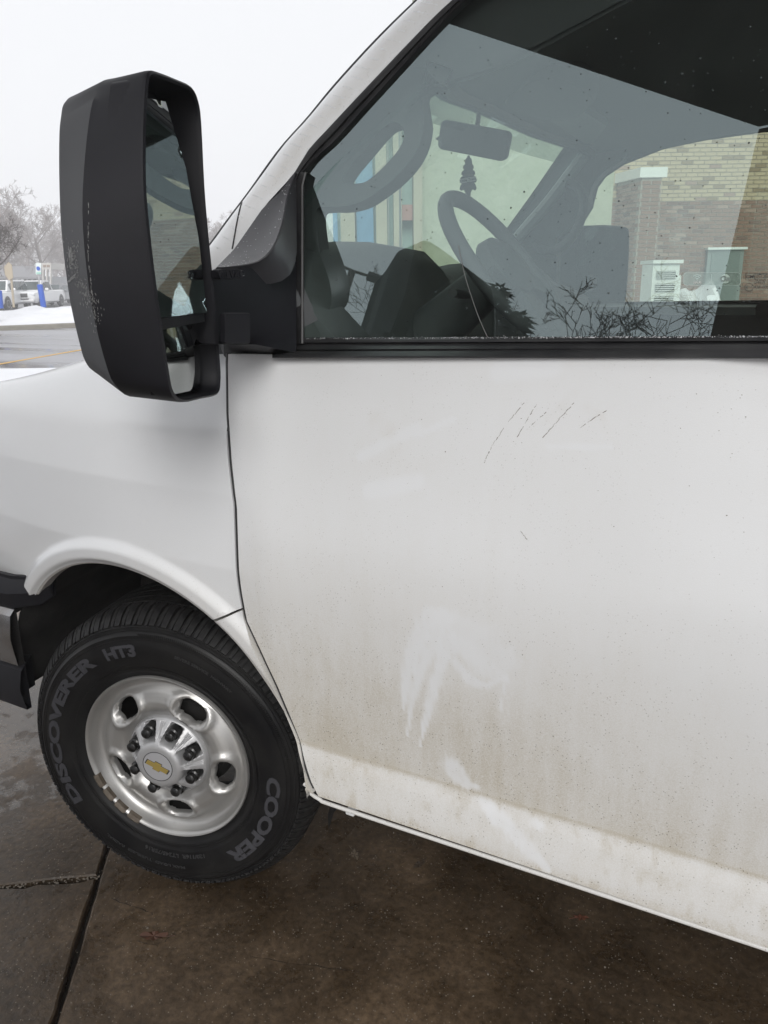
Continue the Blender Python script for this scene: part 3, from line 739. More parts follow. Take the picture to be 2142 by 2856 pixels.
# arm section targets in (x,z) at the mirror end; the arm leaves towards -Y
AX, AY, AZ = .375, -.20, 1.475
def arm_sec(y, xc, zc, hx, hz):
    o = []
    for p in base1:
        a = math.atan2((p[2]-1.49)/.16, (p[0]-.42)/.07); c, s = math.cos(a), math.sin(a); e = .35
        o.append(np.array([xc+hx*math.copysign(abs(c)**e, c), y, zc+hz*math.copysign(abs(s)**e, s)]))
    return o
def mixr(a, b, t): return [p*(1-t)+q*t for p, q in zip(a, b)]
s1 = arm_sec(-.095, .400, 1.462, .046, .072); s2 = arm_sec(-.15, .388, 1.462, .040, .068); s3 = arm_sec(-.20, .375, 1.462, .038, .064)
b2 = [p+GN*.006*0+(cen-p)*.03+GN*.008 for p in base1]
rings = [base0, base1, b2, mixr(b2, s1, .18), mixr(b2, s1, .42), mixr(b2, s1, .72), s1, s2, s3]
for i, dy in ((3, .006), (4, .0), (5, -.002)): pass
arm = loft('mirror_bracket', rings, M_sail, van, closed=True, cap1=True, sharp=38)
CA = resamp([(634, 375), (620, 395), (605, 415), (568, 449), (506, 538), (468, 577)], 16); CB = resamp(smooth_path([(636, 372), (624, 405), (617, 432), (609, 480), (592, 527), (569, 556), (549, 566), (522, 572), (480, 577)], 4), 16)
CD = resamp([(638, 372), (638, 432), (638, 500), (638, 560), (620, 600), (590, 612), (550, 612), (482, 608)], 16)
rings = []
for i in range(16):
    t = i/15; ob = .026+.150*t**.9; pa_ = onG(CA[i][0], CA[i][1], .019); pb_ = onG(CB[i][0], CB[i][1], ob); pd_ = onG(CD[i][0], CD[i][1], .020+.15*t**2.2)
    r_ = []
    for k in range(7):
        u = k/6; c = pa_*(1-u)+pb_*u - GN*(.022*math.sin(u*math.pi)*(t*(1-t)*4)**.5) ; r_.append(c)
    dd_ = pb_-pa_; r_.append(pb_+dd_/(np.linalg.norm(dd_)+1e-6)*.003-GN*.003)
    for k in range(1, 6): u = k/5; r_.append(pb_*(1-u)+pd_*u-GN*.004)
    rings.append(r_)
cowl = loft('bracket_cowl', rings, mat('sky_lit_black_plastic', (.045, .045, .05), .42, noise=(12, .25, (.055, .055, .06)), bump=(900, .25, .0006)), arm, closed=False, sharp=45)  # greyer than the bracket: sky light on the cowl painted into its colour
bm = bmesh.new()
for i in range(130):
    a = rnd.randint(1, 14); k = rnd.randint(0, 5); p = np.array(rings[a][k])*(.5)+np.array(rings[a+1 if a < 15 else a][k+1])*.5+GX*rnd.uniform(-.012, .012)+GN*.002
    r = rnd.uniform(.0004, .0010); q0 = bm.verts.new(p+GN*r); vs = [bm.verts.new(p+GX*r*math.cos(c)+GS*r*math.sin(c)) for c in (0, 1.57, 3.14, 4.71)]
    for c in range(4): bm.faces.new((vs[c], vs[(c+1) % 4], q0))
stuff(obm('frost', bm, M_frost, arm, smooth=False))
# maker's plate with raised word
pc_ = on(493, 592, 1, -.115)
def on_arm(px, py): return on_plane(px, py, (.418, -.12, 1.5), np.array([.96, -.28, 0]))
P0 = [on_arm(x, y) for x, y in rr(472, 581, 520, 604, 7)]
nA = np.array([.96, -.28, 0]); xA = np.array([.28, .96, 0]); xA /= np.linalg.norm(xA)
plate = loft('maker_plate', [[p-nA*.02 for p in P0], [p for p in P0], [p*.97+np.mean(P0, 0)*.03+nA*.0015 for p in P0]], M_sail, arm, cap1=True, sharp=30)
me = text_mesh('VELVAC', .0150, extrude=.0018, offset=.0005, shear=.1); me.transform(frame_M(on_arm(497, 593)+nA*.0018, xA, (0, 0, 1))); me.materials.clear(); me.materials.append(M_blackpl)
link(bpy.data.objects.new('raised_word', me), arm)
V, F = tube_geo([on_arm(x, y)+nA*.0016 for x, y in rr(474, 583, 518, 602, 6)+[(512, 583)]], .0006, 5); obj('plate_rim', V, F, M_blackpl, arm)
# recessed cover on the arm
P0 = [on_plane(x, y, (.425, -.12, 1.44), np.array([.97, -.24, 0])) for x, y in rr(484, 676, 540, 742, 5)]
loft('arm_cover', [[p-nA*.01 for p in P0], P0, [p*.96+np.mean(P0, 0)*.04+nA*.002 for p in P0]], M_sail, arm, cap1=True, sharp=30)

# ------------------------------------------------------------------ mirror head
MA = np.array([.468, -.35]); MB_ = np.array([.383, -.15]); MU = (MB_-MA)/np.linalg.norm(MB_-MA); MN = np.array([MU[1], -MU[0]])
def mp(u, z, w): q = MA+MU*u-MN*w; return np.array([q[0], q[1], z])
R0 = [(-.010, 1.742), (.004, 1.757), (.045, 1.764), (.11, 1.771), (.185, 1.777), (.214, 1.765), (.222, 1.735), (.213, 1.64), (.216, 1.56), (.226, 1.46), (.228, 1.36), (.222, 1.328), (.200, 1.312), (.11, 1.318), (.02, 1.326), (-.022, 1.343), (-.034, 1.372), (-.045, 1.441), (-.055, 1.52), (-.057, 1.60), (-.044, 1.66), (-.024, 1.715)]
R1 = [(.030, 1.742), (.050, 1.758), (.085, 1.769), (.13, 1.774), (.18, 1.775), (.222, 1.765), (.232, 1.735), (.232, 1.64), (.232, 1.56), (.234, 1.46), (.234, 1.36), (.228, 1.335), (.205, 1.322), (.12, 1.322), (.03, 1.332), (-.012, 1.352), (-.036, 1.378), (-.060, 1.448), (-.066, 1.515), (-.058, 1.585), (-.030, 1.655), (.004, 1.715)]
def ring_m(R, w, s=1., cu=.1, cz=1.54, du=0): return [mp(cu+(u-cu)*s+du, cz+(z-cz)*s, w) for u, z in R]
def cr_close(r, per=3): return smooth_path(r, per, closed=True)
R2 = []
for (u, z) in R1:
    uu = .212-(.235-u)*.515 if u < .235 else .212
    uu = max(uu, .052 if 1.42 < z < 1.62 else .075); zz = 1.54+(z-1.54)*(.95 if z > 1.54 else .86)
    R2.append((uu, zz))
R3 = [(.225-(.225-u)*.60, 1.55+(z-1.55)*.86) for u, z in R2]
rg = [ring_m([(u+(.1-u)*.05, 1.54+(z-1.54)*.975) for u, z in R0], .020), ring_m([(u+(.1-u)*.05, 1.54+(z-1.54)*.975) for u, z in R0], .003), ring_m([(u+(.1-u)*.028, 1.54+(z-1.54)*.987) for u, z in R0], -.001), ring_m(R0, .0012), ring_m(R0, .007), ring_m(R1, .074), ring_m(R1, .084, .995)]
rg += [ring_m(R2, .168, 1.0), ring_m([(u+(.2-u)*.05, 1.54+(z-1.54)*.985) for u, z in R2], .174), ring_m(R3, .192), ring_m(R3, .196, .8, cu=.18)]
rg = [cr_close(r, 3) for r in rg]
head = loft('mirror_housing', rg, M_blackpl, van, closed=True, cap1=True, sharp=33)
# inner bowl
Rin = [(u+(.1-u)*.05, 1.54+(z-1.54)*.975) for u, z in R0]
bowl = loft('mirror_recess', [cr_close(ring_m(Rin, .006), 3), cr_close(ring_m([(u+(.1-u)*.06, 1.54+(z-1.54)*.98) for u, z in Rin], .055), 3)], M_blackpl, head, cap1=True)
# the two glasses: flat upper, convex lower
def mglass(name, pts, w, m, bul=0., tiltu=0., tiltz=0.):
    P = np.array(pts); c = P.mean(0)
    def fn(u, z):
        r2 = ((u-c[0])/.09)**2+((z-c[1])/.07)**2
        return mp(u, z, w+bul*r2+(u-c[0])*tiltu+(z-c[1])*tiltz)
    V, F, _ = sheet(pts, [], fn, .012, rim=.0); o = obj(name, V, F, m, head, sharp=80); return o
up_g = [(-.028, 1.447), (.188, 1.447), (.178, 1.56), (.150, 1.66), (.098, 1.740), (.03, 1.732), (-.012, 1.71), (-.04, 1.60)]
lo_g = [(-.020, 1.342), (.02, 1.336), (.14, 1.329), (.205, 1.328), (.212, 1.36), (.204, 1.425), (.19, 1.432), (-.02, 1.430), (-.026, 1.40)]
mglass('mirror_glass', up_g, .016, M_mirror, 0, tiltu=-.10)
mglass('mirror_glass', lo_g, .012, M_mirror2, .010)
rings = [[mp(u, 1.432, .022), mp(u, 1.432, .012), mp(u, 1.446, .012), mp(u, 1.446, .03)] for u in (-.03, .2)]
loft('glass_divider', rings, M_blackpl, head, closed=True, cap0=True, cap1=True, sharp=20)
# scuffs on the housing corner
def outer_face(px, py, lift=.0006):
    # ray against the housing mesh
    dg = ray(px, py); dg = dg/np.linalg.norm(dg)
    h = head.ray_cast(Vector(CAMP), Vector(dg))
    return (np.array(h[1])+np.array(h[2])*lift, np.array(h[2])) if h[0] else None
bpy.context.view_layer.update()
bm = bmesh.new()
def scuff(pts):
    q = [outer_face(*p) for p in pts]
    if all(a is not None for a in q):
        try: bm.faces.new([bm.verts.new(a[0]) for a in q])
        except Exception: pass
for i in range(330):
    t = rnd.random(); x0 = 150+t*60+rnd.gauss(0, 7); y0 = 535+t*150+rnd.gauss(0, 16)
    if 550 < y0 < 600 and x0 > 170: continue
    L = rnd.uniform(1.5, 8); W_ = rnd.uniform(.4, 1.5); scuff([(x0, y0), (x0+W_, y0+L*.3), (x0+W_*1.4, y0+L), (x0+.2, y0+L*.7)])
for i in range(60):
    x0 = 152+rnd.gauss(0, 3); y0 = rnd.uniform(533, 577); L = rnd.uniform(2, 9); scuff([(x0, y0), (x0+1.6, y0+L*.2), (x0+1.8, y0+L), (x0+.3, y0+L)])
for i in range(24):
    t = rnd.random(); x0 = 143+t*18; y0 = 612-t*17+rnd.gauss(0, 1.5); scuff([(x0, y0), (x0+4, y0-3.6), (x0+4.4, y0-1), (x0+.8, y0+2)])
for i in range(40):
    y0 = rnd.uniform(430, 680); x0 = 191+ (max(0, y0-560)*.12) + rnd.gauss(0, .5); L = rnd.uniform(2, 10); scuff([(x0, y0), (x0+.9, y0), (x0+1, y0+L), (x0+.2, y0+L)])
stuff(obm('scuffs', bm, M_scuff, head, smooth=False, recalc=False))

# ------------------------------------------------------------------ interior
def ext_poly(name, pts3, nrm, th, m, parent=van, holes=(), bev=0.0):
    pts3 = [np.array(p) for p in pts3]; o = pts3[0]; nrm = np.array(nrm, float); nrm /= np.linalg.norm(nrm)
    ux = np.cross([0, 0, 1.], nrm) if abs(nrm[2]) < .9 else np.cross([0, 1., 0], nrm); ux /= np.linalg.norm(ux); uy = np.cross(nrm, ux)
    P2 = [((p-o)@ux, (p-o)@uy) for p in pts3]; H2 = [[((np.array(p)-o)@ux, (np.array(p)-o)@uy) for p in h] for h in holes]
    V, F, _ = sheet(P2, H2, lambda a, b: o+ux*a+uy*b, .03, rim=th, hem=.004, depth_dir=-nrm, bstep=.012)
    return obj(name, V, F, m, parent, sharp=60)
def offG(px, py, off): return onG(px, py, off)
trim_out = smooth_path([(640, 400), (640, 350), (800, 190), (960, 30), (1030, 60), (1000, 110), (962, 166), (912, 192), (911, 225), (916, 262), (908, 305), (888, 345), (852, 385), (815, 414), (780, 436), (740, 446), (700, 447), (684, 452), (683, 480), (690, 540), (690, 600), (640, 600)], 3, closed=True)
hole = smooth_path([(740, 392), (752, 366), (790, 320), (826, 278), (848, 265), (866, 270), (873, 292), (862, 322), (832, 357), (800, 386), (782, 395), (755, 397)], 3, closed=True)
nin = GN
ext_poly('pillar_trim', [offG(x, y, -.075) for x, y in trim_out], nin, .035, M_trim, holes=[[offG(x, y, -.075) for x, y in hole]])
# inner door panel top below the glass
box('door_inner_panel', (1.0, .115, 1.20), (1.15, .05, .36), M_trimd, van, bev=.02)
# seam between pane and panel
# headliner
def hdr(y):
    return float(np.interp(y, [.20, .26, .6, .95, 1.4, 1.75, 1.80], [.632, .607, .50, .445, .46, .524, .54])), float(np.interp(y, [.20, .26, .6, .95, 1.4, 1.75, 1.80], [1.838, 1.848, 1.89, 1.928, 1.928, 1.921, 1.90]))
V = []; F = []; ys = np.linspace(.245, 1.86, 24); xs_ = np.linspace(0, 1, 20)
for y in ys:
    x0, z0 = hdr(y)
    for s in xs_:
        x = x0+(2.7-x0)*s; edge = min(y-.245, 1.86-y); lift = .10*sstep(0, .5, edge)*sstep(0, .25, s)
        z = z0+(1.955-z0)*sstep(0, .22, s)+lift*.8-(.0 if edge > .001 else .012); V.append((x, y, z))
for i in range(23):
    for k in range(19): F.append((i*20+k, i*20+k+1, (i+1)*20+k+1, (i+1)*20+k))
obj('headliner', V, F, M_head, van)
# roof shell above
V = []; F = []
for y in np.linspace(.26, 1.80, 14):
    for x in np.linspace(.35, 4.7, 16):
        x0, z0 = hdr(y); xx = x if x > .4 else x0-.02
        e = min(y-.26, 1.80-y); V.append((xx, y, (z0+.02)+(2.10-z0)*sstep(0, .5, (xx-x0+.02))*(.55+.45*sstep(0, .35, e))))
for i in range(13):
    for k in range(15): F.append((i*16+k, i*16+k+1, (i+1)*16+k+1, (i+1)*16+k))
obj('roof', V, F, M_paint, van)
# side rail between the door frame and the headliner
V = []; F = []; GT = resamp(smooth_path(GE[4:], 4), 20)
for i in range(20):
    t = i/19; a0 = onG(GT[i][0], GT[i][1], -.028); a1 = onG(GT[i][0], GT[i][1], -.012); x = .60+(1.1-.60)*t
    j = min(1, max(0, (x-hdr(.245)[0])/(2.7-hdr(.245)[0]))); bz = hdr(.245)[1]+(1.955-hdr(.245)[1])*float(sstep(0, .22, j))-.012
    b_ = np.array([x+.02, .250, bz]); V += [a1+np.array([0, .03, .02]), a1, a0, a0*.5+b_*.5+np.array([0, 0, .012]), b_, b_+np.array([0, .01, .12])]
for i in range(19):
    for k in range(5): F.append((i*6+k, i*6+k+1, (i+1)*6+k+1, (i+1)*6+k))
obj('roof_side_rail', V, F, M_trimd, van)
V = [(.45, .16, 2.0), (.9, .30, 2.16), (1.15, .30, 2.16), (4.7, .30, 2.16), (4.7, .16, 2.02), (1.05, .20, 2.02)]; obj('roof_edge', [np.array(fromG(u, v, .014)) for u in (.15, .3, .5, .7, 1.1, 4.2) for v in (.60, .66)]+[(x, .34, 2.15) for x in (.70, .85, 1.0, 1.2, 1.6, 4.7)],
    [(2*i, 2*i+2, 2*i+3, 2*i+1) for i in range(5)]+[(2*i+1, 2*i+3, 12+i+1, 12+i) for i in range(5)], M_paint, van)
# header bar over the windshield
rings = []
for y in np.linspace(.235, 1.80, 20):
    x, z = hdr(y); rings.append([(x-.03, y, z-.008), (x+.015, y, z-.012), (x+.03, y, z+.01), (x-.02, y, z+.03)])
loft('windshield_header', rings, M_trimd, van, closed=True)
# windshield
V = []; F = []; NY = 20; NS = 12
for yb in np.linspace(.09, 1.87, NY):
    y = .225+(yb-.09)/1.78*1.58; x0, z0 = hdr(y); bx = -.06+.25*(abs(y-.98)/.88)**2
    for s in np.linspace(0, 1, NS): V.append((x0-.01+(bx-x0)*s-.05*math.sin(s*math.pi)*.3, y+(yb-y)*s, z0+(1.36-z0)*s+.03*math.sin(s*math.pi)))
for i in range(NY-1):
    for k in range(NS-1): F.append((i*NS+k, i*NS+k+1, (i+1)*NS+k+1, (i+1)*NS+k))
ws = obj('windshield', V, F, M_glassW, van)
# shaded band at the top of the windshield
V2 = []; F2 = []
for i in range(NY):
    for s in (0, .4, .8, 1.1):
        a = np.array(V[i*NS]); b = np.array(V[i*NS+1]); V2.append(a+(b-a)*s+np.array([.006, 0, -.006]))
for i in range(NY-1):
    for k in range(3): F2.append((i*4+k, i*4+k+1, (i+1)*4+k+1, (i+1)*4+k))
obj('tint_band', V2, F2, M_band, ws)
# far pillar with grab handle
YP = 1.78
fp = [(1088, 540), (1100, 522), (1180, 428), (1265, 322), (1300, 300), (1360, 300), (1345, 345), (1308, 368), (1288, 388), (1278, 404), (1272, 425), (1274, 445), (1262, 462), (1235, 487), (1200, 514), (1202, 560), (1200, 640), (1080, 640)]
ext_poly('far_pillar_trim', [on(x, y, 1, YP) for x, y in fp], (0, -1, 0), .06, M_trim)
hp = [on(x, y, 1, YP-.05) for x, y in smooth_path([(1150, 530), (1180, 542), (1215, 532), (1240, 505), (1256, 470), (1262, 435), (1248, 405), (1225, 395)], 4)]
V, F = tube_geo(hp, .017, 10); obj('grab_handle', V, F, M_trim, van)
V, F = tube_geo([on(x, y, 1, YP-.03) for x, y in smooth_path([(1088, 552), (1130, 500), (1190, 430), (1262, 335)], 4)], .022, 8); obj('far_pillar_roll', V, F, mat('interior_light_grey', (.24, .25, .25), .6), van)
# far side skin with window opening
fo_ = [(-.1, .45), (4.7, .45), (4.7, 2.0), (.45, 2.0), (.30, 1.80), (.02, 1.45), (-.1, 1.38)]
hole_f = [(.40, 1.398), (.40, 1.56), (.44, 1.61), (.52, 1.74), (.535, 1.81), (.565, 1.85), (.63, 1.888), (.765, 1.930), (.9, 1.946), (1.07, 1.955), (1.42, 1.955), (1.45, 1.92), (1.45, 1.41)]
V, F, _ = sheet(fo_, [hole_f], lambda x, z: (x, 1.92, z), .25, rim=.05, depth_dir=np.array([0, -1., 0]), bstep=.05)
obj('far_side_body', V, F, M_trimd, van, smooth=False)
P = [(x, 1.925, z) for x, z in hole_f]; obj('far_window_pane', P, [tuple(range(len(P)))], M_glassF, van, smooth=False)
V, F = tube_geo([(x, 1.87, z) for x, z in hole_f[2:11]], .014, 8); obj('far_window_seal', V, F, M_trimd, van)
rings = [[(x, 1.84, 1.392), (x, 1.80, 1.386), (x, 1.80, 1.30), (x, 1.93, 1.30), (x, 1.93, 1.398)] for x in (.33, .9, 1.5)]
loft('far_door_top', rings, mat('interior_sill', (.22, .23, .22), .6), van, closed=True, cap0=True, cap1=True)
rings = [[(x, 1.80, 1.36), (x, 1.76, 1.30), (x, 1.74, 1.0), (x, 1.9, 1.0), (x, 1.9, 1.36)] for x in (.33, 1.5)]
loft('far_door_panel', rings, M_trimd, van, closed=True, cap0=True, cap1=True)
# far mirror, seen through the cab
fm = [(1244, 640), (1245, 600), (1247, 545), (1256, 508), (1272, 490), (1302, 486), (1340, 489), (1356, 494), (1359, 512), (1358, 560), (1355, 610), (1350, 650), (1335, 660), (1262, 660)]
r0 = cr_close([on(x, y, 1, 2.30) for x, y in fm], 3); c_ = np.mean(r0, 0)
fmh = loft('far_mirror_housing', [[(p-c_)*.9+c_+np.array([-.16, .02, 0]) for p in r0], [(p-c_)*1.0+c_+np.array([-.10, 0, 0]) for p in r0], r0, [(p-c_)*.96+c_+np.array([.004, -.012, 0]) for p in r0]], M_blackpl, van, cap0=True, cap1=True, sharp=35)
tube('far_mirror_arm', [(.50, 1.93, 1.47), (.47, 2.15, 1.47)], .035, M_blackpl, van)
# dashboard
def dsec(y, top, hx, back=.50):
    return [(.06, y, 1.40), (.12, y, top-.06), (hx-.18, y, top-.006), (hx-.08, y, top), (hx, y, top-.015), (hx+.05, y, top-.06), (back, y, 1.36), (back+.04, y, 1.10), (back-.08, y, .85), (.06, y, .85)]
rings = []
for y, t_, h_ in ((.10, 1.50, .36), (.16, 1.535, .38), (.24, 1.562, .40), (.34, 1.576, .41), (.50, 1.58, .41), (.66, 1.575, .40), (.76, 1.545, .38), (.84, 1.52, .36), (1.0, 1.515, .36), (1.25, 1.545, .40), (1.45, 1.55, .42), (1.62, 1.54, .42), (1.80, 1.50, .38)):
    rings.append(dsec(y, t_, h_))
dash = loft('dashboard', rings, M_trim, van, closed=True, cap0=True, cap1=True, sharp=60)
rings = [[p for p in [(.40, y, 1.37), (.50, y, 1.50-.1*abs(y-1.3)), (.56, y, 1.47-.1*abs(y-1.3)), (.60, y, 1.30)]] for y in np.linspace(1.1, 1.75, 8)]
loft('glovebox_top', rings, M_trim, dash, closed=True, cap0=True, cap1=True)
# steering wheel
SC = np.array([.684, .45, 1.513]); SU = np.array([-.62, 0, .78]); SU /= np.linalg.norm(SU); SV = np.array([0, 1., 0]); SW = np.cross(SV, SU)
RW = .185
pts = [SC+RW*(SV*math.cos(a)+SU*math.sin(a)) for a in np.linspace(0, 2*math.pi, 49)]
V, F = tube_geo(pts, .0165, 12, cap=False); swh = obj('steering_wheel', V, F, M_trim, van)
hubc = SC-SW*.0
for a in (200, -20, 270):
    a = rad(a); d = SV*math.cos(a)+SU*math.sin(a); e = SC+d*RW; s = SC+d*.04; side = np.cross(d, SW)*(.028)
    rings = [[s+side*1.3+SW*.01, s-side*1.3+SW*.01, s-side*1.3-SW*.015, s+side*1.3-SW*.015], [e+side*.8+SW*.008, e-side*.8+SW*.008, e-side*.8-SW*.008, e+side*.8-SW*.008]]
    loft('spoke', rings, M_trim, swh, closed=True, cap0=True, cap1=True)
rings = [[SC+SW*w_+(SV*math.cos(a)*r_*1.25+SU*math.sin(a)*r_) for a in np.linspace(0, 2*math.pi, 21)[:-1]] for w_, r_ in ((-.04, .05), (-.01, .075), (.015, .07), (.028, .045))]
loft('horn_pad', rings, M_trim, swh, closed=True, cap0=True, cap1=True)
tube('steering_column', [SC-SW*.02, SC-SW*.34], [.045, .07], M_trim, van, 14)
tube('column_stalk', [SC-SW*.09, SC-SW*.09+np.array([.02, -.17, .01])], [.007, .01], M_trimd, van, 8)
# interior mirror
MC = on(1026, 303, 1, .95)
mu = on(1100, 318, 1, .95)-on(952, 290, 1, .95); ml = np.linalg.norm(mu); mu /= ml
mv = np.array([0, -.15, 1.]); mv -= mu*(mv@mu); mv /= np.linalg.norm(mv); mw = np.cross(mu, mv)
rr_pts = []
for cx, cy, a in ((1, -1, -90), (1, 1, 0), (-1, 1, 90), (-1, -1, 180)):
    for k in range(5): rr_pts.append((cx*(ml/2-.016)+.016*math.cos(rad(a+22.5*k)), cy*(.037-.014)+.014*math.sin(rad(a+22.5*k))))
rings = [[MC+mu*a*s+mv*b*s+mw*w_ for a, b in rr_pts] for w_, s in ((-.02, .8), (-.012, .97), (.012, 1.), (.018, .97))]
im = loft('interior_mirror', rings, M_trimd, van, closed=True, cap0=True, cap1=True)
ht = on(1037, 226, 1, .95); tube('mirror_stem', [MC+mv*.03+mu*.0, ht], [.007, .006], M_trimd, im, 8)
V = [on(x, y, 1, .955) for x, y in ((953, 290), (940, 300), (953, 307))]; obj('mirror_tab', V+[p+np.array([0, .01, 0]) for p in V], [(0, 1, 2), (5, 4, 3), (0, 1, 4, 3), (1, 2, 5, 4)], M_trimd, im, smooth=False)
# sun visors and overhead console
def slab(name, quad, nrm, th, m, parent=van):
    P = smooth_path(quad, 1, closed=True); return ext_poly(name, P, nrm, th, m, parent)
vz = 1.875
mat('visor_vinyl', (.22, .225, .21), .8)
vq = [on(x, y, 2, 1.925) for x, y in ((1190, 262), (1232, 222), (1312, 272), (1275, 318))]
ext_poly('sun_visor', vq, (0, 0, -1), .02, bpy.data.materials['visor_vinyl'], van)
oc = cr_close([on(x, y, 2, 1.945) for x, y in ((1085, 215), (1120, 165), (1200, 140), (1290, 190), (1262, 232), (1180, 250))], 4); c_ = np.mean(oc, 0)
loft('overhead_console', [[p+np.array([0, 0, .03]) for p in oc], oc, [(p-c_)*.9+c_+np.array([0, 0, -.02]) for p in oc], [(p-c_)*.6+c_+np.array([0, 0, -.026]) for p in oc]], M_head, van, cap1=True)
# seats (dark, low in the cab)
for yy in (.55, 1.40):
    st = box('seat', (1.62, yy, 1.02), (.16, .48, .72), M_trimd, van, bev=.05)
    box('headrest', (1.63, yy, 1.50), (.10, .26, .18), M_trimd, st, bev=.04)
box('cargo_partition', (2.2, .98, 1.2), (.04, 1.7, 1.5), M_dark, van)
hd_ = on(1650, 672, 1, 1.70); ext_poly('inner_door_handle', [on(x, y, 1, 1.72) for x, y in rr(1632, 655, 1690, 690, 10)], (0, -1, 0), .02, M_dark)
# ------------------------------------------------------------------ rest of the van (behind the frame edge)
V = []; F = []; zz_ = np.linspace(.45, 1.40, 24)
cx_ = [1.475, 1.9, 3.0, 4.0, 4.7]
for x in cx_:
    for z in zz_: V.append(S3(max(x, 1.2), z) if False else (x, -bulge(1.3, z), z))
    V += [(x, .0, 1.44), (x, .05, 1.70), (x, .10, 1.95), (x, .16, 2.04)]
nn_ = len(zz_)+4
for i in range(4):
    for k in range(nn_-1): F.append((i*nn_+k, i*nn_+k+1, (i+1)*nn_+k+1, (i+1)*nn_+k))
cs = obj('cargo_side', V, F, M_paint, van); cs.data.attributes.new('dirt', 'FLOAT', 'POINT').data.foreach_set('value', [float(.5*sstep(1.0, .5, v[2])) for v in V])
box('rear_doors', (4.70, .98, 1.25), (.04, 1.86, 1.60), M_paint, van)

# ------------------------------------------------------------------ air freshener hanging from the interior mirror
TO = on(1012, 345, 1, .93)
sc_ = (on(1012, 434, 1, .93)[2]-on(1012, 339, 1, .93)[2])/-95.
half = [(2, -9), (5, -8), (4, -5), (9, -2), (12, 6), (10, 9), (16, 12), (17, 18), (13, 21), (20, 25), (22, 31), (17, 34), (24, 38), (27, 44), (25, 49), (19, 50), (24, 55), (27, 62), (22, 67), (14, 64), (9, 70), (8, 80), (14, 81), (17, 86)]
half = [(a*.78, b) for a, b in half]
ol = half+[(17, 92), (-17, 92)]+[(-a, b) for a, b in half[::-1]]
fr_ = thing('air_freshener', 'tree-shaped dark cardboard air freshener hanging below the inside mirror', 'air freshener', tuple(TO))
tv = [np.array([a*sc_*.92, a*sc_*.25, -b*sc_]) for a, b in ol]
dn = np.array([.25, -.92, 0]); dn = dn/np.linalg.norm(dn)
V, F, _ = sheet([(p[0], p[2]) for p in tv], [], lambda x, z: (x, x*.27, z), .01, rim=.0016, hem=.0003, depth_dir=-dn, bstep=.004)
obj('card', V, F, mat('card_black', (.03, .032, .035), .8), fr_, smooth=False)
def fbox(x0, z0, x1, z1, sh=0):
    return [(x0*sc_, x0*sc_*.27, -z0*sc_), (x1*sc_, x1*sc_*.27, -(z1 if sh else z0)*sc_)]
def card_panel(name, q, m, off=.0012):
    P = [np.array([x*sc_, x*sc_*.27, -z*sc_])+dn*off for x, z in q]; return obj(name, P, [tuple(range(len(q)))], m, fr_, smooth=False)
M_lab = mat('card_label', (.42, .44, .44), .8)
card_panel('name_panel', [(-18, 41), (17, 36), (18, 46), (-17, 51)], M_lab); card_panel('scent_panel', [(-13, 84), (13, 84), (13, 90.5), (-13, 90.5)], M_lab)
for txt, (cx, cz), s_, sl in (('Little Trees', (0, 43.5), 8.2, .14), ('Black Ice', (0, 87.2), 5.2, 0)):
    me = text_mesh(txt, s_*sc_, extrude=.0001, offset=.00008); me.transform(frame_M(np.array([cx*sc_, 0, -cz*sc_])+dn*.0016, (1, .27, sl), (0, 0, 1))); me.materials.clear(); me.materials.append(bpy.data.materials['card_black'])
    link(bpy.data.objects.new('printed_word', me), fr_)
V, F = tube_geo([(0, 0, 9*sc_*.9), (0.0005, 0, 14*sc_)], .0006, 5); obj('string', V, F, M_trimd, fr_)

# ------------------------------------------------------------------ front wheel
ST = rad(11.9)
whl = None
def wl(r, a, h):   # wheel frame: h outwards
    return (r*math.cos(a), -h, r*math.sin(a))
NA = 160
# rim disc with five windows
RP = [(.2215, -.012), (.2225, -.002), (.2205, .001), (.2165, .0), (.2125, -.010), (.207, -.024), (.198, -.033), (.190, -.035), (.181, -.030), (.172, -.022), (.160, -.015), (.148, -.011), (.136, -.010), (.126, -.012), (.118, -.017), (.111, -.024), (.104, -.028), (.03, -.028)]
rr_l = []
for (r0, h0), (r1, h1) in zip(RP[:-1], RP[1:]):
    n_ = max(1, int(abs(r1-r0)/.0035))
    for k in range(n_): rr_l.append((r0+(r1-r0)*k/n_, h0+(h1-h0)*k/n_))
rr_l.append(RP[-1])
HC = .151; HA = [rad(d) for d in (-12, 60, 132, 204, 276)]
def hole_q(r, a):
    best = 9
    for ha in HA:
        da = (a-ha+math.pi) % (2*math.pi)-math.pi
        u = r*math.sin(da)/.037; v = (r*math.cos(da)-HC)/.0235
        best = min(best, (abs(u)**2.4+abs(v)**2.4)**(1/2.4))
    return best
V = []; F = []; Q = {}
for i, (r, h) in enumerate(rr_l):
    for k in range(NA):
        a = 2*math.pi*k/NA; q = hole_q(r, a)
        hh = h
        if q < 1.9: hh += .008*math.exp(-((q-1.38)/.25)**2) - .014*sstep(1.20, .95, q)
        V.append(wl(r, a, hh)); Q[len(V)-1] = q
for i in range(len(rr_l)-1):
    for k in range(NA):
        k2 = (k+1) % NA; f = (i*NA+k, i*NA+k2, (i+1)*NA+k2, (i+1)*NA+k)
        if sum(Q[j] < .97 for j in f) >= 3: continue
        F.append(f)
wheel = obj('front_wheel', V, F, M_steel, van, sharp=60)
wheel.location = (0, .004, .378); wheel.rotation_euler = (0, 0, ST)
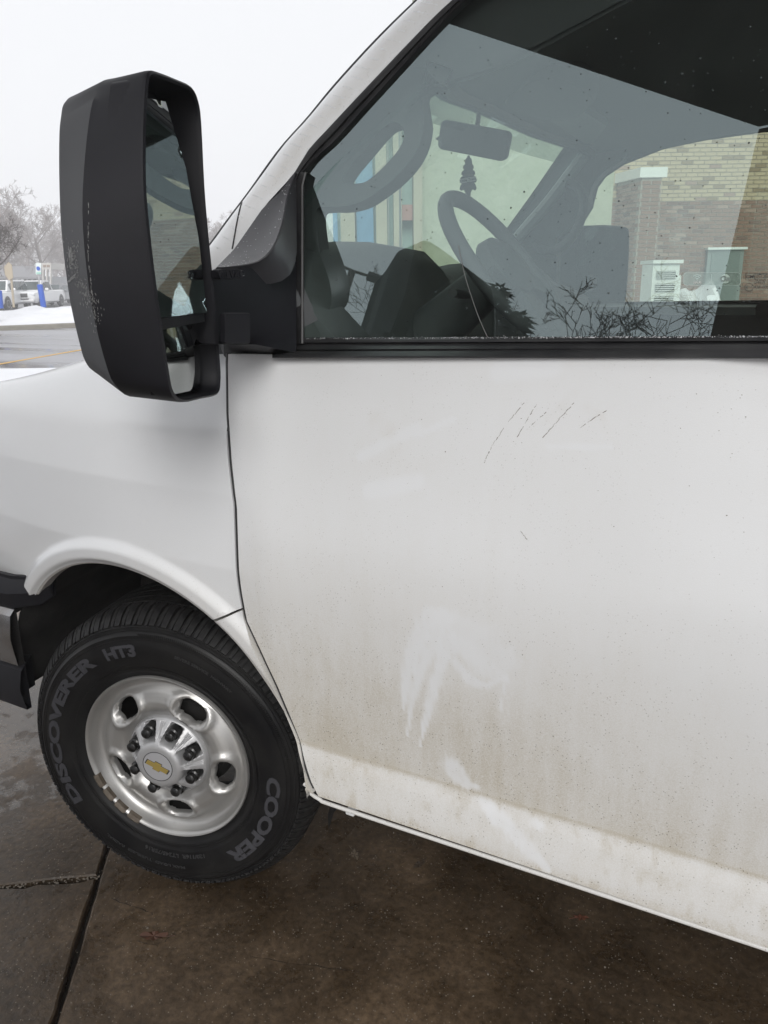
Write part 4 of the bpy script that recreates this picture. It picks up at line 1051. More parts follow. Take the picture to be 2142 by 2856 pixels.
# smooth hole edges
bm = bmesh.new(); bm.from_mesh(wheel.data)
be = [v for v in bm.verts if v.is_boundary and math.hypot(v.co.x, v.co.z) > .11 and math.hypot(v.co.x, v.co.z) < .19]
for _ in range(5): bmesh.ops.smooth_vert(bm, verts=be, factor=.5, use_axis_x=True, use_axis_y=True, use_axis_z=True)
es = [e for e in bm.edges if e.is_boundary and .11 < math.hypot(e.verts[0].co.x, e.verts[0].co.z) < .19]
r = bmesh.ops.extrude_edge_only(bm, edges=es)
for v in r['geom']:
    if isinstance(v, bmesh.types.BMVert): v.co.y += .012
bm.to_mesh(wheel.data); bm.free()
wheel.data.polygons.foreach_set('use_smooth', [True]*len(wheel.data.polygons)); wheel.data.set_sharp_from_angle(angle=rad(60))
def revolve(name, prof, m, parent, n=96, sharp=35):
    V = []; F = []; c = len(prof)
    for k in range(n):
        a = 2*math.pi*k/n
        for r, h in prof: V.append(wl(r, a, h))
    for k in range(n):
        for j in range(c-1): F.append((k*c+j, k*c+j+1, ((k+1) % n)*c+j+1, ((k+1) % n)*c+j))
    return obj(name, V, F, m, parent, sharp=sharp)
revolve('rim_barrel', [(.205, -.026), (.196, -.05), (.19, -.16), (.20, -.20)], M_under, wheel)
revolve('brake_drum', [(.0, -.075), (.125, -.075), (.13, -.085), (.14, -.11), (.09, -.12)], M_under, wheel, 48)
TP = [(.214, -.030), (.219, -.016), (.223, -.008), (.231, -.006), (.238, .002), (.246, .006), (.252, .0055), (.256, .0095), (.262, .0105), (.285, .0155), (.300, .017), (.318, .0155), (.330, .012), (.334, .0125), (.338, .0085), (.348, .002), (.352, .0025), (.356, -.003), (.366, -.014), (.3735, -.026), (.3765, -.040), (.379, -.08), (.3795, -.125), (.379, -.17), (.3765, -.21), (.366, -.236), (.33, -.262), (.27, -.268), (.22, -.23)]
tyre = revolve('tyre', TP, M_tyre, wheel, 140, sharp=50)
# flat at the contact patch is small: tyre bottom just meets the ground
# thin moulded ribs around the sidewall
for nm, rr0, hh0 in (('sidewall_rib', .2485, .0062), ('sidewall_rib', .3255, .0135), ('sidewall_rib', .3445, .0052)):
    V, F = tube_geo([wl(rr0, a, hh0) for a in np.linspace(0, 2*math.pi, 121)], .0011, 5, cap=False); obj(nm, V, F, M_tyre, wheel)
# radial serration between two ribs
bm = bmesh.new()
for k in range(420):
    a = 2*math.pi*k/420
    if not (rad(10) < a < rad(95)): continue
    M_ = Matrix.Rotation(-a, 4, 'Y'); add_box(bm, (.3355, -.0123, 0), (.0085, .0016, .0011), M_)
stuff(obm('serration', bm, M_tyre, wheel, smooth=False))
# shoulder lugs: each its own block
NL = 72
bm = bmesh.new()
def lug(bm):
    # local at angle 0: radial = +X, outward = -Y, tangential = Z
    def blk(z0, z1, r):
        pr = [(.352, -.001), (.3585, .0015), (.3680, -.009), (.3790, -.0245), (.3865, -.040), (.3875, -.066), (.374, -.066), (.370, -.02)]
        vs0 = [bm.verts.new((a*1., -h, z0+(.001 if i < 2 else 0))) for i, (a, h) in enumerate(pr)]; vs1 = [bm.verts.new((a, -h, z1-(.001 if i < 2 else 0))) for i, (a, h) in enumerate(pr)]
        n_ = len(pr)
        for i in range(n_): bm.faces.new((vs0[i], vs0[(i+1) % n_], vs1[(i+1) % n_], vs1[i]))
        bm.faces.new(vs0[::-1]); bm.faces.new(vs1)
    blk(-.0128, .0030, 0); blk(.0046, .0132, 0)
lug(bm); lo = obm('tread_block', bm, M_tread, wheel, sharp=25); lo.rotation_euler = (0, 0, 0)
for k in range(1, NL):
    c = lo.copy(); C.objects.link(c); c.parent = wheel; c.rotation_euler = (0, -2*math.pi*k/NL, 0)
# centre ribs with zig-zag sipes
bm = bmesh.new()
for j, (h0, h1) in enumerate(((-.072, -.102), (-.108, -.142), (-.148, -.178), (-.184, -.222))):
    for k in range(NL*2):
        a = 2*math.pi*k/(NL*2)+j*.01; M_ = Matrix.Rotation(-a, 4, 'Y'); wv = .0161
        add_box(bm, (.3805, -(h0+h1)/2, 0), (.0135, h0-h1, wv), M_ @ Matrix.Rotation(0, 4, 'X'))
stuff(obm('tread_rib', bm, M_tread, wheel, smooth=False))
# raised lettering on the sidewall
def arc_text(txt, size, r0, a_mid, span, name='raised_letters', m=M_tyretext, h=.0172, ext=.0007, off=.0019, xs=1.25):
    me = text_mesh(txt, size, extrude=ext, offset=off); xsv = [v.co.x for v in me.vertices]; x0, x1 = min(xsv), max(xsv)
    for v in me.vertices:
        a = a_mid-((v.co.x-(x0+x1)/2)/(x1-x0))*span; r = r0+v.co.y; hh = float(np.interp(r, [p[0] for p in TP[:20]], [p[1] for p in TP[:20]]))
        v.co = Vector(wl(r, a, hh+.0003+v.co.z+ext))
    me.materials.clear(); me.materials.append(m); me.update(); return link(bpy.data.objects.new(name, me), wheel)
bmt = 0
def subdiv_text(): pass
arc_text('COOPER', .046, .292, rad(-27), rad(58)); arc_text('DISCOVERER', .040, .297, rad(166), rad(92)); arc_text('HT3', .040, .297, rad(105), rad(17))
M_small = mat('tyre_small_letter', (.035, .035, .036), .5)
arc_text('120/116R  LT245/75R16', .013, .270, rad(-88), rad(36), m=M_small, off=.0002, name='small_letters'); arc_text('MAX LOAD  TUBELESS  RADIAL', .010, .300, rad(-105), rad(44), m=M_small, off=.0002, name='small_letters'); arc_text('SEVERE SERVICE  HIGHWAY', .010, .300, rad(62), rad(30), m=M_small, off=.0002, name='small_letters')
# hub cap
def cap_h(r, a):
    base = float(np.interp(r, [0, .050, .056, .064, .095, .104, .108], [.031, .031, .029, .021, -.010, -.017, -.027]))
    k = (a-rad(22.5)) % (math.pi/4); k = min(k, math.pi/4-k); t = k*r/.0185
    cut = (1-sstep(.70, 1.05, t))*sstep(.060, .068, r)*(1-sstep(.1015, .1055, r)*.0)
    if r > .098: cut *= 1-sstep(.0985, .1015, r)
    h = base*(1-cut)-.021*cut
    kk = a % (math.pi/4); kk = min(kk, math.pi/4-kk); tt = kk*r
    if .064 < r < .10 and cut < .05: h += .0012*math.cos(tt*2*math.pi/.0042)*(1-sstep(.006, .009, tt))
    return h
V = []; F = []; RR_ = list(np.linspace(.002, .06, 10))+list(np.linspace(.062, .108, 34)); NC = 288
for r in RR_:
    for k in range(NC): a = 2*math.pi*k/NC; V.append(wl(r, a, cap_h(r, a)))
for i in range(len(RR_)-1):
    for k in range(NC): k2 = (k+1) % NC; F.append((i*NC+k, i*NC+k2, (i+1)*NC+k2, (i+1)*NC+k))
F.append(tuple(range(NC)))
obj('hub_cap', V, F, M_chrome, wheel, sharp=50)
# lug nuts
V = []; F = []
prof = [(.0160, -.022), (.0160, .004), (.0125, .007), (.0125, .019), (.008, .0225), (.0005, .0235)]
for j, (r, h) in enumerate(prof):
    for k in range(12): a = 2*math.pi*k/12; V.append((r*math.cos(a), -h, r*math.sin(a)))
for j in range(len(prof)-1):
    for k in range(12): F.append((j*12+k, j*12+(k+1) % 12, (j+1)*12+(k+1) % 12, (j+1)*12+k))
ln = obj('lug_nut', V, F, mat('black_nut', (.012, .012, .012), .28), wheel, sharp=40)
for k in range(8):
    a = rad(22.5+45*k); c = ln if k == 0 else ln.copy()
    if k: C.objects.link(c); c.parent = wheel
    c.location = (.0825*math.cos(a), 0, .0825*math.sin(a))
V = []; F = []
for r, h in ((.0005, .0316), (.038, .0316), (.0385, .0308)):
    for k in range(64): V.append(wl(r, 2*math.pi*k/64, h))
for i in range(2):
    for k in range(64): F.append((i*64+k, i*64+(k+1) % 64, (i+1)*64+(k+1) % 64, (i+1)*64+k))
obj('emblem_disc', V, F, M_emb, wheel, sharp=40)
V, F = tube_geo([wl(.0392, a, .0312) for a in np.linspace(0, 2*math.pi, 65)], .0009, 6, cap=False); obj('emblem_ring', V, F, mat('emblem_edge', (.05, .05, .05), .4), wheel)
bt = [(-.033, .0075), (-.0115, .0075), (-.0095, .0135), (.0105, .0135), (.0095, .0075), (.035, .0075), (.0315, -.0075), (.0100, -.0075), (.0082, -.0135), (-.0118, -.0135), (-.0102, -.0075), (-.036, -.0075)]
ca, sa = math.cos(rad(-22)), math.sin(rad(-22)); bt = [(a*ca-b*sa, a*sa+b*ca) for a, b in bt]
def bow(s, h0, h1, m, nm):
    c = len(bt); V = [(a*s, -h0, b*s) for a, b in bt]+[(a*s*.97, -h1, b*s*.97) for a, b in bt]
    return obj(nm, V, [tuple(range(c, 2*c))]+[(i, (i+1) % c, c+(i+1) % c, c+i) for i in range(c)], m, wheel, smooth=False)
bow(.95, .0315, .0326, bpy.data.materials['emblem_edge'], 'emblem_outline'); bow(.86, .0324, .0335, M_gold, 'emblem_bowtie')
# balance weights along the lower left of the rim
for a in (206, 217.5, 229, 240.5):
    rings = []
    for t in np.linspace(-4.6, 4.6, 7):
        q = rad(a+t); k_ = .6 if abs(t) > 4 else 1; rings.append([wl(.2235, q, -.004), wl(.2245, q, .0045*k_), wl(.2185, q, .0075*k_), wl(.2115, q, .001*k_), wl(.2115, q, -.010)])
    loft('balance_weight', rings, M_rust, wheel, closed=True, cap0=True, cap1=True)
# other wheels, plain but round, out of view under the body
for (x, y) in ((0, 1.78), (3.43, .12), (3.43, 1.78)):
    V = []; F = []; pr = [(.05, .0), (.2, .0), (.215, .02), (.36, .02), (.385, 0), (.385, -.2), (.36, -.22), (.05, -.22)]
    for k in range(40):
        a = 2*math.pi*k/40
        for r, h in pr: V.append((r*math.cos(a), (-h if y < 1 else h), r*math.sin(a)))
    for k in range(40):
        for j in range(7): F.append((k*8+j, k*8+j+1, ((k+1) % 40)*8+j+1, ((k+1) % 40)*8+j))
    o = obj('wheel', V, F, M_tyre, van); o.location = (x, y, .386)

# ------------------------------------------------------------------ ground: concrete slabs round the van
def ground_mats():
    m = bpy.data.materials.new('wet_concrete'); m.use_nodes = True; t = m.node_tree; b = t.nodes['Principled BSDF']; N = t.nodes.new; L = t.links.new
    g = N('ShaderNodeNewGeometry')
    def noise(sc, det=6, r=.6): n = N('ShaderNodeTexNoise'); n.inputs['Scale'].default_value = sc; n.inputs['Detail'].default_value = det; n.inputs['Roughness'].default_value = r; L(g.outputs['Position'], n.inputs['Vector']); return n
    n1 = noise(2.2, 8, .65); n2 = noise(60, 5); n3 = noise(9, 6)
    r1 = N('ShaderNodeValToRGB'); e = r1.color_ramp.elements; e[0].position = .30; e[0].color = (.022, .0145, .008, 1); e[1].position = .72; e[1].color = (.145, .100, .062, 1); k = e.new(.52); k.color = (.066, .045, .027, 1)
    L(n1.outputs[0], r1.inputs[0])
    mm = N('ShaderNodeMix'); mm.data_type = 'RGBA'; mm.blend_type = 'OVERLAY'; mm.inputs[0].default_value = 1.; L(r1.outputs[0], mm.inputs[6]); L(n2.outputs[0], mm.inputs[7])
    vo = N('ShaderNodeTexVoronoi'); vo.inputs['Scale'].default_value = 130; L(g.outputs['Position'], vo.inputs['Vector'])
    lt = N('ShaderNodeMath'); lt.operation = 'LESS_THAN'; L(vo.outputs['Distance'], lt.inputs[0]); lt.inputs[1].default_value = .20
    sp = N('ShaderNodeMath'); sp.operation = 'MULTIPLY'; L(lt.outputs[0], sp.inputs[0])
    gt = N('ShaderNodeMath'); gt.operation = 'GREATER_THAN'; L(vo.outputs['Color'], gt.inputs[0]); gt.inputs[1].default_value = .72; L(gt.outputs[0], sp.inputs[1])
    m3 = N('ShaderNodeMix'); m3.data_type = 'RGBA'; sm_ = N('ShaderNodeMath'); sm_.operation = 'MULTIPLY'; L(sp.outputs[0], sm_.inputs[0]); sm_.inputs[1].default_value = .7; L(sm_.outputs[0], m3.inputs[0]); L(mm.outputs[2], m3.inputs[6]); m3.inputs[7].default_value = (.26, .22, .17, 1)
    L(m3.outputs[2], b.inputs['Base Color'])
    rg_ = N('ShaderNodeMapRange'); L(n3.outputs[0], rg_.inputs[0]); rg_.inputs[1].default_value = .38; rg_.inputs[2].default_value = .62; rg_.inputs[3].default_value = .24; rg_.inputs[4].default_value = .5
    # standing water towards the front of the van (x < -.5)
    sx = N('ShaderNodeSeparateXYZ'); L(g.outputs['Position'], sx.inputs[0])
    wr = N('ShaderNodeMapRange'); L(sx.outputs[0], wr.inputs[0]); wr.inputs[1].default_value = -.40; wr.inputs[2].default_value = -1.0; wr.inputs[3].default_value = -.14; wr.inputs[4].default_value = .10
    ad = N('ShaderNodeMath'); L(wr.outputs[0], ad.inputs[0]); n4 = noise(7, 8, .7); L(n4.outputs[0], ad.inputs[1])
    wet = N('ShaderNodeMapRange'); L(ad.outputs[0], wet.inputs[0]); wet.inputs[1].default_value = .50; wet.inputs[2].default_value = .56
    mr2 = N('ShaderNodeMix'); L(wet.outputs[0], mr2.inputs[0]); L(rg_.outputs[0], mr2.inputs[2]); mr2.inputs[3].default_value = .04; L(mr2.outputs[0], b.inputs['Roughness']); sp2 = N('ShaderNodeMapRange'); L(wet.outputs[0], sp2.inputs[0]); sp2.inputs[3].default_value = .4; sp2.inputs[4].default_value = 1.; L(sp2.outputs[0], b.inputs['Specular IOR Level'])
    bp = N('ShaderNodeBump'); bp.inputs['Distance'].default_value = .003; L(n2.outputs[0], bp.inputs['Height'])
    iv = N('ShaderNodeMath'); iv.operation = 'SUBTRACT'; iv.inputs[0].default_value = .62; L(wet.outputs[0], iv.inputs[1]); iv.use_clamp = True; L(iv.outputs[0], bp.inputs['Strength'])
    L(bp.outputs[0], b.inputs['Normal'])
    return m
M_conc = ground_mats()
M_joint = mat('joint_dirt', (.014, .010, .007), .8, bump=(120, .5, .003))
pav = struct(obj('pavement', [(-3.2, -6, -.03), (9, -6, -.03), (9, 8, -.03), (-3.2, 8, -.03)], [(0, 1, 2, 3)], M_joint, None, smooth=False))
dA = np.array([.57, -.8216]); dB = np.array([.8216, .57]); O_ = np.array([-.214, -.062])
# (a along joint A, b across); slabs to the right of joint A and to its left, split at joint B
def slab_poly(a0, a1, b0, b1, jit=.004, lift=0., seed=0):
    r = random.Random(seed); g = .006; P = []
    cs_ = [(a0+g, b0+g), (a1-g, b0+g), (a1-g, b1-g), (a0+g, b1-g)]
    for i in range(4):
        p, q = np.array(cs_[i]), np.array(cs_[(i+1) % 4]); L = np.linalg.norm(q-p); n_ = max(2, int(L/.035)); d = (q-p)/L; nrm = np.array([-d[1], d[0]])
        rough = .012 if (i == 3 and b0 < 0 and abs(a0) < .01) else jit
        w = 0
        for k in range(n_):
            w = w*.7+r.gauss(0, rough)*.45; s = 0 if k == 0 else abs(w) if True else 0
            P.append(p+d*L*k/n_+nrm*s)
    return P
k_ = 0
for (a0, a1, b0, b1) in ((-3.2, 3.3, 0, 3.4), (0, 3.0, -2.6, 0), (-2.6, 0, -2.6, 0), (3.0, 5.5, -2.6, 0), (-3.2, 3.3, 3.4, 6.5), (3.3, 5.6, 0, 3.4)):
    k_ += 1; P = slab_poly(a0, a1, b0, b1, seed=k_); W2 = [O_+dA*a+dB*b for a, b in P]; cA = np.mean(W2, 0)
    top_ = [(w[0], w[1], 0.) for w in W2]
    V = []; n_ = len(W2)
    for i, w in enumerate(W2):
        nrm = (cA-w)/np.linalg.norm(cA-w); V.append((w[0], w[1], -.028)); 
    for i, w in enumerate(W2): V.append((w[0], w[1], -.004))
    for i, w in enumerate(W2):
        nrm = (cA-w)/np.linalg.norm(cA-w); V.append((w[0]+nrm[0]*.005, w[1]+nrm[1]*.005, 0.))
    F = [tuple(range(2*n_, 3*n_))]
    for i in range(n_):
        j = (i+1) % n_; F.append((i, j, n_+j, n_+i)); F.append((n_+i, n_+j, 2*n_+j, 2*n_+i))
    so_ = obj('concrete_slab', V, F, M_conc, pav, smooth=False)
# rubble in the broken joint, grit on the slabs
bm = bmesh.new()
def pebble(x, y, z, r):
    r_ = bmesh.ops.create_icosphere(bm, subdivisions=1, radius=r)
    for v in r_['verts']: v.co = Vector((v.co.x*rnd.uniform(.7, 1.2)+x, v.co.y*rnd.uniform(.7, 1.2)+y, v.co.z*.6+z))
for i in range(260):
    a = abs(rnd.gauss(0, .008)); b = -rnd.uniform(0, .9); w = O_+dA*(-.002+rnd.gauss(0, .006))+dB*b; pebble(w[0], w[1], -.006, rnd.uniform(.0012, .004))
for i in range(1500):
    px, py = rnd.uniform(0, 1659), rnd.uniform(1700, 2212); p = on(px, py, 2, 0); pebble(p[0], p[1], 0.0003, rnd.uniform(.0005, .0017)*(2 if rnd.random() < .04 else 1))
stuff(tag(obm('grit', bm, mat('grit_stone', (.17, .145, .115), .75), None, smooth=False), 'small stones and grit scattered over the wet concrete', 'grit'))
# fallen leaves
def leaf(px, py, s, rot, col, label):
    p = on(px, py, 2, 0); n_ = 9; V = [(0, 0, 0)]
    oul = []
    for k in range(28):
        a = 2*math.pi*k/28; lob = .45+.35*abs(math.sin(a*3.5+.4))+rnd.uniform(0, .25); r = s*lob*(1.2 if abs(math.cos(a)) > .8 else .8); oul.append((r*math.cos(a), r*math.sin(a)*.7, .0015+.005*abs(math.sin(a*3))*s/.03))
    V = [(0, 0, .003)]+oul; F = [(0, 1+k, 1+(k+1) % 28) for k in range(28)]
    o = obj('fallen_leaf', V, F, mat('leaf', col, .6), None); o.location = (p[0], p[1], .001); o.rotation_euler = (0, 0, rot)
    V2, F2 = tube_geo([(s*.9, 0, .003), (s*1.7, .004, .004)], .0007, 5); obj('leaf_stem', V2, F2, o.data.materials[0], o)
    return tag(o, label, 'leaf', 'fallen leaves on the concrete')
leaf(332, 2025, .030, .4, (.075, .030, .015), 'reddish brown wet leaf lying flat on bare concrete below the wheel')
leaf(766, 1848, .022, 2.4, (.11, .085, .06), 'pale curled leaf in the shade just behind the front tyre')
leaf(905, 1870, .02, 1.2, (.05, .035, .022), 'dark leaf lying under the van sill near the tyre')
leaf(1255, 1985, .018, 3.6, (.10, .035, .018), 'reddish leaf under the sill towards the right edge')
# hairline cracks in the slab
V = []; F = []
def crack(pts):
    global V, F
    P = []
    for p in smooth_path(pts, 6): q = on(p[0]+rnd.gauss(0, 1.5), p[1]+rnd.gauss(0, 1), 2, 0.0006); P.append(q)
    base = len(V)
    for i, q in enumerate(P):
        w_ = .0011*rnd.uniform(.3, 1.2); V += [(q[0]-w_, q[1]-w_, .0012), (q[0]+w_, q[1]+w_, .0012)]
    for i in range(len(P)-1): F.append((base+2*i, base+2*i+1, base+2*i+3, base+2*i+2))
crack([(300, 2035), (340, 2040), (380, 2020), (410, 2010)]); crack([(540, 2065), (620, 2080), (700, 2090), (790, 2100)]); crack([(240, 1940), (300, 1962), (330, 1975)])
obj('crack', V, F, M_joint, pav, smooth=False)

# ------------------------------------------------------------------ the wider ground
M_lot = mat('wet_asphalt', (.11, .108, .11), .30, noise=(.7, .2, (.17, .165, .165)), bump=(30, .4, .01))
def tex_asphalt():
    m = bpy.data.materials.new('road_asphalt'); m.use_nodes = True; t = m.node_tree; b = t.nodes['Principled BSDF']; N = t.nodes.new; L = t.links.new
    g = N('ShaderNodeNewGeometry'); mp_ = N('ShaderNodeMapping'); mp_.inputs['Rotation'].default_value = (0, 0, rad(-55)); mp_.inputs['Scale'].default_value = (.08, .9, 1); L(g.outputs['Position'], mp_.inputs[0])
    n = N('ShaderNodeTexNoise'); n.inputs['Scale'].default_value = 1; n.inputs['Detail'].default_value = 6; L(mp_.outputs[0], n.inputs['Vector'])
    r = N('ShaderNodeValToRGB'); e = r.color_ramp.elements; e[0].position = .38; e[0].color = (.12, .12, .125, 1); e[1].position = .62; e[1].color = (.34, .34, .36, 1); L(n.outputs[0], r.inputs[0]); L(r.outputs[0], b.inputs['Base Color'])
    r2 = N('ShaderNodeMapRange'); L(n.outputs[0], r2.inputs[0]); r2.inputs[1].default_value = .35; r2.inputs[2].default_value = .65; r2.inputs[3].default_value = .12; r2.inputs[4].default_value = .5; L(r2.outputs[0], b.inputs['Roughness'])
    return m
M_road = tex_asphalt()
M_snow = mat('snow', (.80, .81, .84), .6, noise=(1.5, .3, (.74, .75, .78)), bump=(3, .6, .05))
M_kerb = mat('kerb_concrete', (.27, .25, .21), .7, noise=(3, .2, (.20, .19, .16)))
M_yellow = mat('yellow_line', (.62, .36, .06), .55)
struct(obj('ground', [(-400, -400, -.06), (400, -400, -.06), (400, 400, -.06), (-400, 400, -.06)], [(0, 1, 2, 3)], mat('distant_snowy_ground', (.62, .63, .65), .8), None, smooth=False))
# local frame of the road: kerb line runs through two points of the photograph
K0 = on(-20, 713, 2, 0)[:2]; K1 = on(200, 704, 2, 0)[:2]; kd = (K1-K0)/np.linalg.norm(K1-K0); kn = np.array([-kd[1], kd[0]])
if kn@np.array([-1, 0]) < 0: kn = -kn
def kp(s, t, z=0.): q = K0+kd*s+kn*t; return (q[0], q[1], z)
struct(obj('road', [kp(-80, -40, -.035), kp(120, -40, -.035), kp(120, 0, -.035), kp(-80, 0, -.035)], [(0, 1, 2, 3)], M_road, None, smooth=False))
struct(obj('car_park_surface', [kp(-90, 6, -.03), kp(150, 6, -.03), kp(150, 60, -.03), kp(-90, 60, -.03)], [(0, 1, 2, 3)], M_road, None, smooth=False))
Y0, Y1 = on(-60, 793, 2, 0), on(215, 746, 2, 0); yd = (Y1-Y0)[:2]; yd /= np.linalg.norm(yd); yn = np.array([-yd[1], yd[0]])*.07
def _yl(s): a = Y0[:2]+yd*s; return (a[0]+yn[0], a[1]+yn[1], -.031), (a[0]-yn[0], a[1]-yn[1], -.031)
a_, b_ = _yl(-4); c_, d_ = _yl(18); struct(obj('yellow_road_line', [a_, b_, d_, c_], [(0, 1, 2, 3)], M_yellow, None, smooth=False))
V = []; F = []
for i, s in enumerate(np.linspace(-60, 90, 90)):
    for t, z in ((0, -.04), (0, .10), (.03, .125), (.2, .125), (.2, -.04)): V.append(kp(s, t, z))
for i in range(89):
    for k in range(4): F.append((i*5+k, i*5+k+1, (i+1)*5+k+1, (i+1)*5+k))
struct(obj('kerb', V, F, M_kerb, None, smooth=False))
# snow bank
V = []; F = []; ns, nt_ = 260, 46
ss = np.linspace(-40, 70, ns); tt = np.linspace(.22, 7.5, nt_)
Sg, Tg = np.meshgrid(ss, tt, indexing='ij'); eg = np.sin(np.clip((Tg-.2)/7.3, 0, 1)*np.pi)**.7
Hg = np.maximum(.09, .12+eg*(.18+.62*(fbm(Sg*.55+9, Tg*.7, 21)-.35)+.22*vnoise(Sg*2.3, Tg*2.6, 8)))
for i in range(ns):
    for j in range(nt_): V.append(kp(ss[i], tt[j], float(Hg[i, j])))
for i in range(ns-1):
    for k in range(nt_-1): F.append((i*nt_+k, i*nt_+k+1, (i+1)*nt_+k+1, (i+1)*nt_+k))
struct(obj('snow_bank', V, F, M_snow, None))

# ------------------------------------------------------------------ trees
def branch_tree(rg, h, r0, depth=5, spread=.5, n=4, lean=(0, 0), minr=.004, up=.12, wig=.11):
    V = []; F = []
    def grow(p, d, L, r, lev):
        k = 4 if lev < 2 else 3; pts = [p]; q = p.copy(); dd = d.copy()
        for i in range(k):
            dd = dd+np.array([rg.gauss(0, wig), rg.gauss(0, wig), rg.gauss(0, wig*.6)+up*(.5 if lev else 0)]); dd /= np.linalg.norm(dd); q = q+dd*L/k; pts.append(q.copy())
        r1 = max(minr*.7, r*.55)
        tube_geo(pts, list(np.linspace(r, r1, len(pts))), 5 if lev < 2 else 3, V, F, cap=False)
        if lev >= depth: return
        nb = n if lev else n+2
        for j in range(nb):
            t = (.35 if lev == 0 else .25)+(.65 if lev == 0 else .75)*(j+rg.random())/nb
            idx = min(k-1, int(t*k)); pp = pts[idx]+(pts[idx+1]-pts[idx])*(t*k-idx); a = rg.uniform(0, 6.28)
            ax = np.cross(dd, [0.1, .2, 1]); ax /= np.linalg.norm(ax)+1e-9; bx = np.cross(dd, ax); side = ax*math.cos(a)+bx*math.sin(a)
            nd = dd*(1-spread*rg.uniform(.7, 1.1))+side*spread*rg.uniform(1., 1.6); nd /= np.linalg.norm(nd)
            grow(pp, nd, L*rg.uniform(.5, .72)*(1.15-t*.4), max(minr, r*(1-.45*t)*.5), lev+1)
    grow(np.zeros(3), np.array([lean[0], lean[1], 1.])/math.sqrt(1+lean[0]**2+lean[1]**2), h, r0, 0)
    return V, F
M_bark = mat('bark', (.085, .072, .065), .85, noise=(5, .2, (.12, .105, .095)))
M_bark2 = mat('bark_hazed', (.24, .21, .20), .9)  # paler bark: part of the haze is painted into the far trees
def split_tree(name, V, F, base, label, cat, group=None, m=None, th=.035, rz=0):
    t = thing(name, label, cat, tuple(base), rz, group); m = m or M_bark
    me_v = V; trunk = [f for f in F if len(f) == 4 and f[0] < 25]; crown = [f for f in F if not f[0] < 25]
    a = obj('trunk', me_v[:60], [f for f in trunk if max(f) < 60], m, t); b = obj('crown', me_v, crown, m, t, smooth=False)
    for o in (b,):
        bm = bmesh.new(); bm.from_mesh(o.data)
        for v in [v for v in bm.verts if not v.link_faces]: bm.verts.remove(v)
        bm.to_mesh(o.data); bm.free()
    return t
# the near bare tree on the left, limbs leaning into the frame
bp_ = at_depth(-22, 613, 29); bp_[2] = .1
V, F = branch_tree(random.Random(12), 2.7, .09, 5, .6, 4, lean=(.16, .08), minr=.007, up=.10, wig=.09)
split_tree('bare_tree', V, F, bp_, 'bare tree at the left edge by the snow bank, thin limbs spreading over parked cars', 'tree', None, M_bark)
# limb reaching in from the left
def at_az(px, D, z=0.):
    p = at_depth(px, 613, D); return np.array([p[0], p[1], z])
# second, farther row of separate bare trees in the haze
rg = random.Random(5)
for i, (px, D, h, lb) in enumerate(((20, 66, 5.2, 'bare hazy tree behind the white pickup, nearer the left edge'), (95, 74, 5.6, 'bare hazy tree behind the parked cars, close to the black mirror'), (455, 80, 4.6, 'bare hazy tree top showing between black mirror and white pillar'), (-30, 58, 5.5, 'bare hazy tree cut off by the left edge of the picture'))):
    V, F = branch_tree(random.Random(40+i), h, .17, 5, .5, 4, minr=.012, up=.14)
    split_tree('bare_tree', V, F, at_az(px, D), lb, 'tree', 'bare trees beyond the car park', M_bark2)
# far-off wood: one mass
V = []; F = []
protos = []
for i in range(4): protos.append(branch_tree(random.Random(90+i), 5.5, .2, 5, .5, 4, minr=.016, up=.15))
for i in range(46):
    pv, pf = protos[i % 4]; b0 = len(V); p = at_az(rg.uniform(-60, 560), rg.uniform(88, 150)); s = rg.uniform(.8, 1.5); a = rg.uniform(0, 6.28); c, s_ = math.cos(a)*s, math.sin(a)*s
    A_ = np.array(pv); X = A_[:, 0]*c-A_[:, 1]*s_+p[0]; Yy = A_[:, 0]*s_+A_[:, 1]*c+p[1]; Z = A_[:, 2]*s
    V += list(zip(X.tolist(), Yy.tolist(), Z.tolist())); F += [tuple(b0+k for k in f) for f in pf]
stuff(tag(obj('far_wood', V, F, M_bark2, None, smooth=False), 'far-off bare winter wood fading into the haze behind the car park', 'woodland'))

